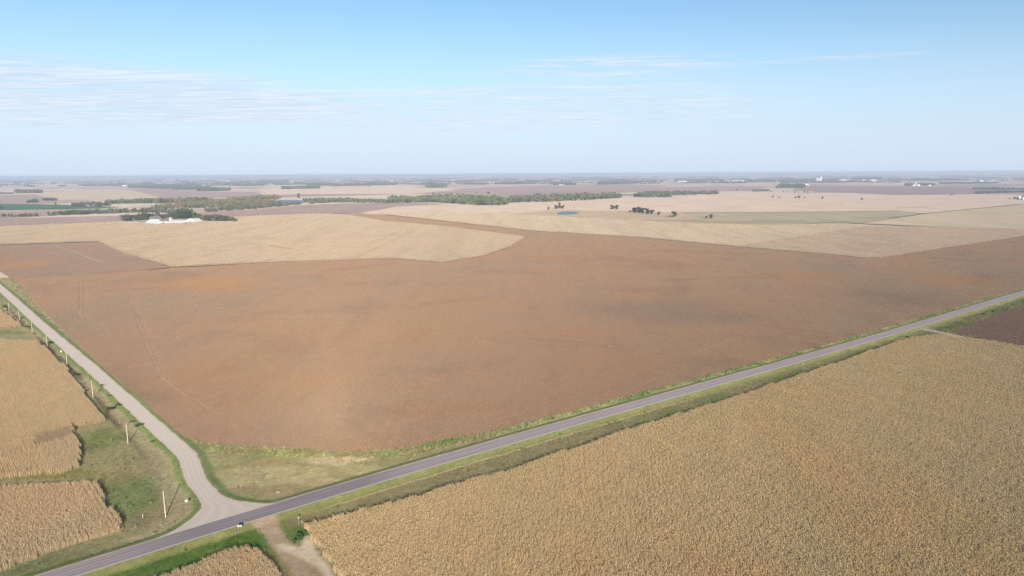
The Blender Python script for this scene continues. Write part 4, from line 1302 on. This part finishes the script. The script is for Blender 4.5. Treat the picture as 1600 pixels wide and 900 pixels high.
track('farm_track', [(-70, 332.6), (0, 330), (100, 327.4), (180, 325.3), (260, 323.6)], 22, .5, 'pale farm track below the dark green field')
track('farm_track', [(240, 331.4), (300, 329), (350, 326), (400, 323.4)], 14, .5, 'pale strip between the autumn woods and the lower bushes')
track('grass_waterway', [(92, 386), (112, 392), (135, 401), (162, 412)], 5, .6, 'straw coloured grass waterway crossing the soybeans at the upper left', M_pasture)
M_fl = field_mat('rank_grass_line', (0.16, 0.135, 0.08), (0.20, 0.165, 0.10), streak=.1)
track('grass_line', [(1300, 346.8), (1340, 349.3), (1400, 351.8), (1480, 355.2), (1600, 361.5), (1660, 364)], 11, .52, 'dark fence line of rank grass crossing the right tan fields', M_fl)
track('grass_line', [(700, 346.8), (830, 361.3), (1000, 371.8), (1150, 385.8), (1350, 403.8)], 2.2, .5, 'dark field edge between the soybeans and the pale corn', M_fl)
track('grass_line', [(1440, 334.5), (1510, 327.5), (1600, 319)], 14, .55, 'soft dark edge of the far right tan field', M_fl)
track('grass_line', [(1060, 332.2), (1200, 332), (1400, 330), (1445, 334.6)], 14, .55, 'dark back edge of the pasture', M_fl)
for px in ([(1090, 346.5), (1150, 347.6), (1220, 346.6), (1260, 345.6)], [(1355, 341), (1385, 339.6), (1420, 338.4)], [(1262, 349.2), (1300, 347.6), (1330, 346.6)], [(1000, 344.2), (1050, 344.8), (1090, 344.2)]):
    track('slough_grass', px, 16, .5, 'dark streak of wet grass across the pasture', M_fl)
for px in ([(1272, 367.2), (1288, 365.6)], [(1305, 318.6), (1318, 318.2)], [(1540, 324.5), (1590, 319)], [(1400, 324.6), (1450, 324.2)], [(780, 332.2), (800, 331.4)]):
    track('grass_waterway', px, 9, .5, 'short dark grass patch lying in a right hand tan field', M_fl)

# ------------------------------------------------------------------ poles, signs, markers
M_pole = plain_mat('weathered_pole', (0.62, 0.54, 0.44), .85, .15, var=.15, scale=3)
M_metal = plain_mat('bare_aluminium', (0.75, 0.74, 0.70), .5, .5, .15, var=.05)
M_red = plain_mat('sign_red', (0.45, 0.02, 0.02), .5, .4, var=.05)
M_yel = plain_mat('sign_yellow', (0.7, 0.45, 0.03), .5, .4, var=.05)
M_blk = plain_mat('sign_black', (0.02, 0.02, 0.02), .6, .3, var=.05)
M_white = plain_mat('white_paint', (0.80, 0.79, 0.76), .6, .3, var=.05)
M_post = plain_mat('galvanised_post', (0.45, 0.44, 0.42), .6, .4, var=.1)
M_glass = plain_mat('insulator_porcelain', (0.25, 0.18, 0.14), .3, .5, var=.05)


def tube_bm(bm, p0, p1, r0, r1, seg=10, cap=True):
    p0 = Vector(p0); p1 = Vector(p1); ax_ = (p1 - p0).normalized()
    s_ = ax_.orthogonal().normalized(); t_ = ax_.cross(s_)
    A_ = [bm.verts.new(p0 + (s_ * math.cos(6.2832 * k / seg) + t_ * math.sin(6.2832 * k / seg)) * r0) for k in range(seg)]
    B_ = [bm.verts.new(p1 + (s_ * math.cos(6.2832 * k / seg) + t_ * math.sin(6.2832 * k / seg)) * r1) for k in range(seg)]
    for k in range(seg): bm.faces.new((A_[k], A_[(k + 1) % seg], B_[(k + 1) % seg], B_[k]))
    if cap:
        bm.faces.new(B_); bm.faces.new(A_[::-1])


def box_bm(bm, lo, hi, rot=None, off=(0, 0, 0)):
    vs = []
    for z in (lo[2], hi[2]):
        for (x, y) in ((lo[0], lo[1]), (hi[0], lo[1]), (hi[0], hi[1]), (lo[0], hi[1])):
            v = Vector((x, y, z))
            if rot: v = rot @ v
            vs.append(bm.verts.new(v + Vector(off)))
    for f in ((3, 2, 1, 0), (4, 5, 6, 7), (0, 1, 5, 4), (1, 2, 6, 5), (2, 3, 7, 6), (3, 0, 4, 7)):
        bm.faces.new([vs[i] for i in f])


def done(bm, name, mat, bevel=0.0):
    if bevel:
        bmesh.ops.bevel(bm, geom=bm.edges[:], offset=bevel, segments=1, affect='EDGES')
    bmesh.ops.recalc_face_normals(bm, faces=bm.faces[:])
    me = bpy.data.meshes.new(name); bm.to_mesh(me); bm.free(); me.materials.append(mat)
    return me


bm = bmesh.new(); tube_bm(bm, (0, 0, -.3), (0, 0, 5), .17, .15, 12, False); tube_bm(bm, (0, 0, 5), (0, 0, 10), .15, .11, 12); me_shaft = done(bm, 'shaft', M_pole)
bm = bmesh.new(); tube_bm(bm, (.0, 0, 10.0), (.0, 0, 10.12), .02, .02, 6); tube_bm(bm, (0, 0, 10.1), (0, 0, 10.2), .07, .05, 8); me_pin = done(bm, 'insulator', M_glass)
bm = bmesh.new(); tube_bm(bm, (.12, 0, 8.9), (.42, 0, 9.0), .025, .02, 6); tube_bm(bm, (.42, 0, 8.98), (.42, 0, 9.14), .07, .05, 8); me_arm = done(bm, 'side_insulator', M_glass)
proto_pole = empty('utility_pole', (0, 0, 0))
link('shaft', me_shaft, proto_pole); link('insulator', me_pin, proto_pole); link('side_insulator', me_arm, proto_pole)


def copy_thing(o):
    c = o.copy(); col.objects.link(c)
    for ch in list(o.children):
        d = ch.copy(); col.objects.link(d); d.parent = c
    return c


near = [((259, 809), (256, 764), 'nearest pale wooden utility pole, standing in the grass beside the stop sign'),
        ((200, 693), (197, 660), 'second utility pole from the junction, beside the square of green grass'),
        ((145.5, 622), (143, 593), 'third utility pole from the junction, at the edge of the long corn rows'),
        ((105, 571), (103, 547), 'fourth utility pole from the junction, in the ditch above the lone dark shrub'),
        ((74, 541.5), (72, 522), 'fifth utility pole from the junction, beside the dark shrub with a long shadow'),
        ((50.5, 519.5), (48.5, 501), 'sixth utility pole from the junction, beside the small green notch in the corn'),
        ((30.5, 499.5), (29, 484), 'seventh utility pole from the junction, close to the gravel road'),
        ((14.5, 487), (13.5, 477), 'eighth utility pole from the junction, faint and farthest along the gravel road')]
used = False
for (b0, tp, lb) in near:
    g = G(*b0); z = float(heights(np.array([g]))[0])
    # height from where the top shows
    d = (b0[1] - tp[1]) / (b0[1] - (277 - 0.0)) * CAM_H * 1.0
    o = proto_pole if not used else copy_thing(proto_pole); used = True
    o.location = (g[0], g[1], z)
    s_ = max(.8, min(1.1, d / 10.2)); o.scale = (1, 1, s_)
    o.rotation_euler = (random.gauss(0, .012), random.gauss(0, .012) - .01, GRID_ANG)
    lay(o, lb, 'utility pole', group='utility poles along the gravel road')
farp = [(26, 353.6), (80.5, 350.6), (132, 348), (180, 345.6), (407, 341), (445, 339), (482, 337.4), (517, 336), (550, 333.5)]
fl = ['left edge of the photo', 'second from the left', 'third from the left', 'just left of the white farm', 'first right of the white farm', 'second right of the white farm', 'third right of the white farm', 'fourth right of the white farm', 'where the tan field meets the brown strip']
for (x, y), tx in zip(farp, fl):
    o = copy_thing(proto_pole); g = G(x, y); o.location = (g[0], g[1], 0); o.scale = (1.5, 1.5, 1.12); o.rotation_euler = (0, 0, .8)
    lay(o, 'distant pole behind the pale corn, ' + tx, 'utility pole', group='utility poles behind the pale corn')


def octagon_bm(bm, r, y0, y1, z):
    A_ = [bm.verts.new((r * math.cos(math.pi / 8 + k * math.pi / 4), y0, z + r * math.sin(math.pi / 8 + k * math.pi / 4))) for k in range(8)]
    B_ = [bm.verts.new((v.co.x, y1, v.co.z)) for v in A_]
    bm.faces.new(A_); bm.faces.new(B_[::-1])
    for k in range(8): bm.faces.new((A_[k], B_[k], B_[(k + 1) % 8], A_[(k + 1) % 8]))


def put(px, py, name, label, cat, rz):
    g = G(px, py); z = float(heights(np.array([g]))[0])
    r = empty(name, (g[0], g[1], z), rz); lay(r, label, cat); return r


RZ = GRID_ANG * 1.0
RZ = math.atan2(-GRID_DIR[0], GRID_DIR[1])
# stop sign: its back faces the camera
r = put(292, 793, 'stop_sign', 'octagonal stop sign seen from its bare metal back at the gravel road mouth', 'road sign', 0.35)
bm = bmesh.new(); octagon_bm(bm, .50, -.03, -.026, 2.35); link('back_plate', done(bm, 'back_plate', M_metal), r)
bm = bmesh.new(); octagon_bm(bm, .50, -.025, -.02, 2.35); link('front_face', done(bm, 'front_face', M_red), r)
bm = bmesh.new(); box_bm(bm, (-.035, -.018, -.2), (.035, .03, 2.8)); link('post', done(bm, 'post', M_post, .006), r)
# two-way arrow board facing the gravel road
r = put(375, 832.5, 'arrow_board', 'wide low rectangular sign on two posts at the highway edge, back to the camera', 'road sign', 0.12)
bm = bmesh.new(); box_bm(bm, (-.75, -.03, 1.9), (.75, -.024, 2.6)); link('back_plate', done(bm, 'back_plate', M_post), r)
bm = bmesh.new(); box_bm(bm, (-.75, -.022, 1.9), (.75, -.016, 2.6)); link('front_face', done(bm, 'front_face', M_yel), r)
for s_ in (-.45, .45):
    bm = bmesh.new(); box_bm(bm, (s_ - .035, -.014, -.2), (s_ + .035, .04, 2.5)); link('post', done(bm, 'post', M_post, .006), r)
# small sign beside the corn corner
r = put(467, 820, 'small_sign', 'small sign on a slim white post at the corner of the big corn field', 'road sign', 0.5)
bm = bmesh.new(); box_bm(bm, (-.25, -.03, 2.2), (.25, -.024, 2.7)); link('plate', done(bm, 'plate', M_post), r)
bm = bmesh.new(); box_bm(bm, (-.05, -.02, -.2), (.05, .04, 2.75)); link('post', done(bm, 'post', M_post, .006), r)
for x, y, h, lb in [(223.5, 811, 1.5, 'short white marker post in the grass left of the nearest pole'), (1255, 571.5, 1.6, 'short white delineator post beside the highway at the right'),
                    (472, 818, .9, 'stub of a white stake at the foot of the small sign')]:
    r = put(x, y, 'marker_post', lb, 'marker post', .3)
    bm = bmesh.new(); tube_bm(bm, (0, 0, -.1), (0, 0, h), .075, .075, 10); link('tube', done(bm, 'tube', M_white), r)
    bm = bmesh.new(); tube_bm(bm, (0, 0, h), (0, 0, h + .16), .085, .05, 10); link('cap', done(bm, 'cap', M_white), r)
r = put(96, 552, 'utility_pedestal', 'small white utility pedestal beside the ditch between two poles', 'utility box', .4)
bm = bmesh.new(); box_bm(bm, (-.4, -.35, 0), (.4, .35, 1.0)); link('cabinet', done(bm, 'cabinet', M_white, .04), r)
bm = bmesh.new(); box_bm(bm, (-.46, -.41, 1.0), (.46, .41, 1.12)); link('lid', done(bm, 'lid', M_white, .03), r)
for x, y, s_, lb in [(443.5, 700.5, .9, 'pale boulder on the edge of the soybeans above the triangle of grass'), (434.5, 770.5, .8, 'pale rock in the reddish grass beside the highway'), (112, 527.5, .8, 'pale pile of debris on the verge right of the gravel road')]:
    g = G(x, y); bm = bmesh.new(); bmesh.ops.create_icosphere(bm, subdivisions=2, radius=s_)
    rr = random.Random(int(x))
    for v in bm.verts: v.co *= rr.uniform(.8, 1.15); v.co.z *= .6
    o = link('rock', done(bm, 'rock', M_shldr)); o.location = (g[0], g[1], float(heights(np.array([g]))[0]) + .15); lay(o, lb, 'rock')

# ------------------------------------------------------------------ buildings
M_wall = plain_mat('white_siding', (0.80, 0.79, 0.76), .7, .3, var=.05, scale=.3)
M_cream = plain_mat('cream_siding', (0.62, 0.56, 0.38), .7, .3, var=.06, scale=.3)
M_redw = plain_mat('red_siding', (0.40, 0.10, 0.07), .8, .2, var=.1, scale=.3)
M_groof = plain_mat('grey_shingles', (0.17, 0.165, 0.17), .85, .2, var=.15, scale=.4)
M_wroof = plain_mat('white_steel_roof', (0.82, 0.82, 0.80), .45, .5, var=.04, scale=.3)
M_blue = plain_mat('pale_blue_steel', (0.45, 0.53, 0.62), .6, .4, var=.05, scale=.3)
M_dark = plain_mat('dark_opening', (0.03, 0.03, 0.035), .6, .3, var=.1)
M_conc = plain_mat('pale_concrete', (0.72, 0.70, 0.66), .85, .2, var=.06, scale=.3)


def building(px, py, L, W, H_, RH, yaw, wm, rm, label, cat='building', name='building', door=True, windows=4, round_=False, zoff=0.0):
    g = G(px, py)
    r = empty(name, (g[0], g[1], zoff), yaw); lay(r, label, cat)
    # walls with gable ends
    prof = [(-W / 2, 0), (-W / 2, H_), (0, H_ + RH), (W / 2, H_), (W / 2, 0)]
    if round_:
        prof = [(-W / 2, 0)] + [(-W / 2 * math.cos(a), H_ * .35 + (H_ * .65 + RH) * math.sin(a)) for a in np.linspace(0, math.pi, 11)] + [(W / 2, 0)]
    bm = bmesh.new()
    A_ = [bm.verts.new((-L / 2, y, z)) for y, z in prof]; B_ = [bm.verts.new((L / 2, y, z)) for y, z in prof]
    bm.faces.new(A_); bm.faces.new(B_[::-1])
    for k in range(len(prof)): bm.faces.new((A_[k], B_[k], B_[(k + 1) % len(prof)], A_[(k + 1) % len(prof)]))
    link('wall', done(bm, 'wall', wm), r)
    # roof slabs with overhang
    bm = bmesh.new(); o_ = .5; th = .25
    rp = prof[1:-1]
    if not round_:
        k_ = RH / (W / 2); rp = [(-W / 2 - o_, H_ - o_ * k_), (0, H_ + RH), (W / 2 + o_, H_ - o_ * k_)]
    top = [(y, z + th + .02) for y, z in rp]; bot = [(y, z + .02) for y, z in rp]
    loop = bot + top[::-1]
    A_ = [bm.verts.new((-L / 2 - o_, y, z)) for y, z in loop]; B_ = [bm.verts.new((L / 2 + o_, y, z)) for y, z in loop]
    n = len(loop); m_ = len(rp)
    for k in range(n): bm.faces.new((A_[k], B_[k], B_[(k + 1) % n], A_[(k + 1) % n]))
    for k in range(m_ - 1):
        bm.faces.new((A_[k], A_[k + 1], A_[n - 2 - k], A_[n - 1 - k])); bm.faces.new((B_[k], B_[n - 1 - k], B_[n - 2 - k], B_[k + 1]))
    link('roof', done(bm, 'roof', rm), r)
    if door:
        for sx in (-1, 1):
            bm = bmesh.new(); dw = min(2.2, W * .18)
            x0 = sx * (L / 2 + .04); box_bm(bm, (x0 - .04, -dw, 0), (x0 + .04, dw, min(H_ * .85, 4.2)))
            link('door', done(bm, 'door', M_dark), r)
    if windows:
        bm0 = None
        for sy in (-1, 1):
            for k in range(windows):
                x = -L / 2 + L * (k + .5) / windows
                bm = bmesh.new(); box_bm(bm, (x - .7, sy * (W / 2 + .03) - .03, H_ * .42), (x + .7, sy * (W / 2 + .03) + .03, H_ * .42 + 1.2))
                link('window', done(bm, 'window', M_dark), r)
    return r


def silo(px, py, rad, H_, label, mat=None, name='silo'):
    g = G(px, py); r = empty(name, (g[0], g[1], 0)); lay(r, label, 'silo')
    bm = bmesh.new(); tube_bm(bm, (0, 0, 0), (0, 0, H_), rad, rad, 20); link('shell', done(bm, 'shell', mat or M_conc), r)
    bm = bmesh.new()
    for k in range(3):
        a0, a1 = k * .5, (k + 1) * .5
        tube_bm(bm, (0, 0, H_ + rad * .6 * math.sin(a0)), (0, 0, H_ + rad * .6 * math.sin(a1)), rad * math.cos(a0) * 1.02, rad * math.cos(a1) * 1.02, 20, k == 2)
    link('dome', done(bm, 'dome', M_wroof), r)
    return r


GA = math.atan2(-0.756, 0.655)                        # along the gravel road, towards the camera
building(208, 348.2, 30, 9, 3.2, 1.6, .05, M_wall, M_groof, 'long low grey roofed shed at the left end of the white farm', 'shed', 'shed')
building(243, 346, 25, 16, 6, 6.5, .1, M_wall, M_groof, 'big grey roofed barn in the white farm', 'barn', 'barn')
building(241, 350.2, 46, 13, 4.2, 3.2, GA + .35, M_wall, M_wroof, 'long white shed slanting before the grey roofed barn', 'shed', 'shed')
building(257.5, 347.5, 14, 9, 4, 2.8, .3, M_cream, M_groof, 'small cream house between the barn and the silo', 'house', 'house')
building(223, 348.8, 12, 7, 3, 1.8, .4, M_wall, M_groof, 'small grey roofed shed between the low shed and the white farm barn', 'shed', 'shed')
building(252.5, 350.6, 12, 7, 2.8, 1.6, GA + .35, M_redw, M_wroof, 'low shed with a red side at the foot of the long white shed', 'shed', 'shed')
building(261, 350, 13, 8, 3, 2, .6, M_cream, M_wroof, 'small cream shed just left of the white silo', 'shed', 'shed')
building(289.5, 350.4, 12, 8, 3.2, 2, GA, M_redw, M_wroof, 'small red sided shed between the slanting shed and the round-roofed barn', 'shed', 'shed')
building(291, 346.4, 14, 9, 4.5, 2.5, .2, M_wall, M_groof, 'grey roofed house half hidden left of the round-roofed barn', 'house', 'house')
silo(266.6, 346.4, 2.5, 9.5, 'slender white silo in the middle of the white farm')
building(278, 349.4, 46, 12, 4.2, 3, GA + .35, M_wall, M_wroof, 'long white shed slanting right of the silo', 'shed', 'shed')
building(303, 347.4, 26, 24, 4.0, 6.0, 1.35, M_wall, M_wroof, 'white round-roofed barn with a dark door at the right of the farm', 'barn', 'barn', windows=0, round_=True)
building(138, 322.3, 20, 10, 4, 2.5, .1, M_wall, M_wroof, 'left small pale shed below the river thicket', 'shed', 'shed', windows=2)
building(149, 322.2, 26, 12, 4, 3, .1, M_blue, M_blue, 'right pale blue shed below the river thicket', 'shed', 'shed', windows=2)
B2 = [(153, 290.4, 60, 22, 9, 5, 'pale farm shed in the windbreak at the far left'), (195, 291, 50, 20, 9, 5, 'second pale farm shed right of the windbreak at the far left'),
      (268, 281.6, 190, 40, 12, 6, 'long bright shed left of a pair on the left horizon'), (283, 281.4, 70, 30, 10, 5, 'short bright shed right of a pair on the left horizon'),
      (345, 281.6, 170, 40, 12, 6, 'long pale shed on the horizon above the left grove'), (355, 283.8, 45, 25, 14, 6, 'small white shed below the long pale horizon shed'), (381, 282, 80, 30, 10, 5, 'pale shed right of the long one on the left horizon'),
      (487, 281.2, 50, 30, 12, 6, 'bright speck of a shed left of the centre horizon'), (668, 292, 28, 16, 9, 5, 'white house at the left of the small centre farm'), (673, 292, 18, 12, 6, 4, 'low shed beside the white house of the small centre farm'),
      (693, 292.4, 26, 14, 7, 4, 'white shed at the right of the small centre farm'), (708, 282.8, 60, 30, 14, 5, 'bright shed in the far trees right of the centre farm'), (612, 284.8, 40, 25, 14, 5, 'pale shed in the far trees left of the centre farm'),
      (785, 281, 90, 30, 10, 5, 'faint pale shed near the centre horizon'), (875, 289.4, 18, 10, 6, 3, 'left tiny white house below the small windbreak'), (879, 289.2, 16, 10, 6, 3, 'right tiny white house below the small windbreak'),
      (948, 287.8, 34, 14, 7, 4, 'left white shed under the long dark windbreak'), (953, 287.6, 26, 14, 7, 4, 'right white shed under the long dark windbreak'), (1004, 277.4, 110, 40, 16, 8, 'pale shed on the centre right horizon'),
      (1066, 284.2, 118, 24, 8, 5, 'longest white poultry shed left of the distant town'), (1107, 283.6, 60, 24, 8, 5, 'white shed in the middle of the distant row'), (1120, 283.8, 35, 20, 7, 4, 'small white shed right of the middle one'),
      (1152, 283, 150, 24, 9, 4, 'long flat cream shed left of the distant town'), (1165, 283, 90, 24, 8, 4, 'cream shed adjoining the long flat one'), (1090, 279.2, 70, 40, 12, 6, 'pale building among trees below the water tower'),
      (1050, 278.8, 90, 40, 14, 6, 'pale building left of the water tower'), (1175, 280.4, 120, 40, 12, 6, 'pale building on the horizon right of the water tower'),
      (1209, 283.2, 30, 22, 14, 6, 'white house at the left edge of the town'), (1214, 284.6, 26, 20, 10, 6, 'cream house at the left edge of the town'), (1293, 283.4, 70, 30, 12, 5, 'blue grey shed right of the grain elevator'),
      (1259, 289.2, 28, 16, 9, 4, 'white house right of the round grey grove'), (1263, 289.8, 16, 12, 6, 3, 'small white shed right of the house by the round grove'), (1265, 285.6, 30, 20, 10, 5, 'pale shed left below the grain elevator'),
      (1318, 282.6, 80, 30, 10, 5, 'cream shed at the right end of the town'), (1349, 282.4, 45, 20, 10, 5, 'left white shed below the dark trees at the far right'), (1364, 282.4, 85, 20, 10, 4, 'long white shed below the dark trees at the far right'),
      (1427, 290.6, 18, 14, 7, 4, 'white shed left of the far right silo'), (1435, 290.6, 20, 14, 8, 4, 'white house right of the far right silo'), (1452, 290.8, 20, 14, 7, 4, 'white shed at the right end of the silo farm'),
      (1514, 285.6, 95, 22, 8, 5, 'long low pale shed of the farm at the far right'), (1532, 284.6, 50, 34, 18, 8, 'tall blue grey shed of the farm at the far right'), (1545, 284.8, 70, 22, 10, 5, 'bright white shed of the farm at the far right')]
for i, (x, y, L, W, H_, RH, lb) in enumerate(B2):
    rm = M_wroof if i not in (20, 30, 39) else M_blue
    if 'cream' in lb: wm = M_cream; rm = M_conc
    elif 'blue' in lb: wm = M_blue; rm = M_blue
    else: wm = M_wall
    building(x, y, L, W, H_, RH, (.12, -.1, .25, .0)[i % 4], wm, rm, lb, 'shed' if 'shed' in lb else 'house' if 'house' in lb else 'building', 'far_shed' if 'shed' in lb else 'far_house' if 'house' in lb else 'far_building', door=True, windows=0)
hr = random.Random(31)
for i in range(22):
    x = 1206 + 5.2 * i + hr.uniform(-2, 2); y = hr.uniform(280.6, 284.2)
    o = building(x, y, hr.uniform(22, 45), hr.uniform(14, 22), hr.uniform(7, 12), 5, hr.uniform(-.4, .4), hr.choice((M_wall, M_conc, M_cream)), hr.choice((M_wroof, M_groof, M_conc)), 'tiny pale house, %s from the left in the distant town' % order[i], 'house', 'far_house', door=False, windows=0)
    o['group'] = 'houses of the distant town'
building(1592, 311.6, 15, 12, 9, 4, .3, M_blue, M_wroof, 'pale blue grey shed at the right edge', 'shed', 'shed', windows=1)
building(1600, 312, 18, 12, 6, 3.5, .1, M_wall, M_wroof, 'white shed cut by the right edge', 'shed', 'shed', windows=1)
tree(1585, 311.2, 10, 1, DG, 'dark tree left of the pale shed at the right edge'); tree(1597, 310.4, 13, 0, DG, 'dark tree between the two sheds at the right edge'); tree(1577, 311.4, 5, 3, OL, 'low bush left of the tree at the right edge', cat='bush', name='bush')
silo(1430, 290.6, 4.5, 28, 'tall white silo of the farm at the far right')
# grain elevator of the distant town
g = G(1279, 284); r = empty('grain_elevator', (g[0], g[1], 0)); lay(r, 'tall white grain elevator over the distant town', 'grain elevator')
zt = 1.0
for i, (dx_, rad, hh_) in enumerate([(-26, 9, 34), (-8, 9, 34), (10, 9, 34)]):
    bm = bmesh.new(); tube_bm(bm, (dx_, 0, 0), (dx_, 0, hh_), rad, rad, 18); link('bin', done(bm, 'bin', M_conc), r)
bm = bmesh.new(); box_bm(bm, (-30, -5, 34.1), (14, 5, 41)); link('gallery', done(bm, 'gallery', M_conc), r)
bm = bmesh.new(); box_bm(bm, (-4 + 22, -8, 0), (12 + 22, 8, 62)); link('headhouse', done(bm, 'headhouse', M_wall), r)
# water tower on the horizon
g = G(1095, 276.4); r = empty('water_tower', (g[0], g[1], 0)); lay(r, 'pale water tower standing above the horizon woods', 'water tower')
bm = bmesh.new(); tube_bm(bm, (0, 0, 0), (0, 0, 70), 5, 4, 12); link('column', done(bm, 'column', M_white), r)
bm = bmesh.new(); bmesh.ops.create_uvsphere(bm, u_segments=18, v_segments=10, radius=24)
for v in bm.verts: v.co.z = v.co.z * .75 + 85
link('tank', done(bm, 'tank', M_white), r)
g = G(1100.5, 276.6); r = empty('silo', (g[0], g[1], 0)); lay(r, 'pale tower just right of the water tower', 'silo')
bm = bmesh.new(); tube_bm(bm, (0, 0, 0), (0, 0, 75), 12, 12, 14); link('shell', done(bm, 'shell', M_conc), r)
bm = bmesh.new(); tube_bm(bm, (0, 0, 75.1), (0, 0, 82), 12.4, 4, 14); link('roof', done(bm, 'roof', M_conc), r)

# ------------------------------------------------------------------ haze
HAZE = 8.5e-5
bm = bmesh.new(); box_bm(bm, (-72000, -72000, -2.5), (72000, 72000, CAM_H + 4))
mh = bpy.data.materials.new('haze'); mh.use_nodes = True
t = NT(mh.node_tree)
ho = t.n('ShaderNodeOutputMaterial'); pv = t.n('ShaderNodeVolumePrincipled')
pv.inputs['Color'].default_value = (0.74, 0.82, 0.95, 1)
pv.inputs['Density'].default_value = HAZE
t.l(pv.outputs[0], ho.inputs['Volume'])
hz = link('haze', done(bm, 'haze', mh)); hz['kind'] = 'stuff'; hz['label'] = 'pale summer haze over the plain'
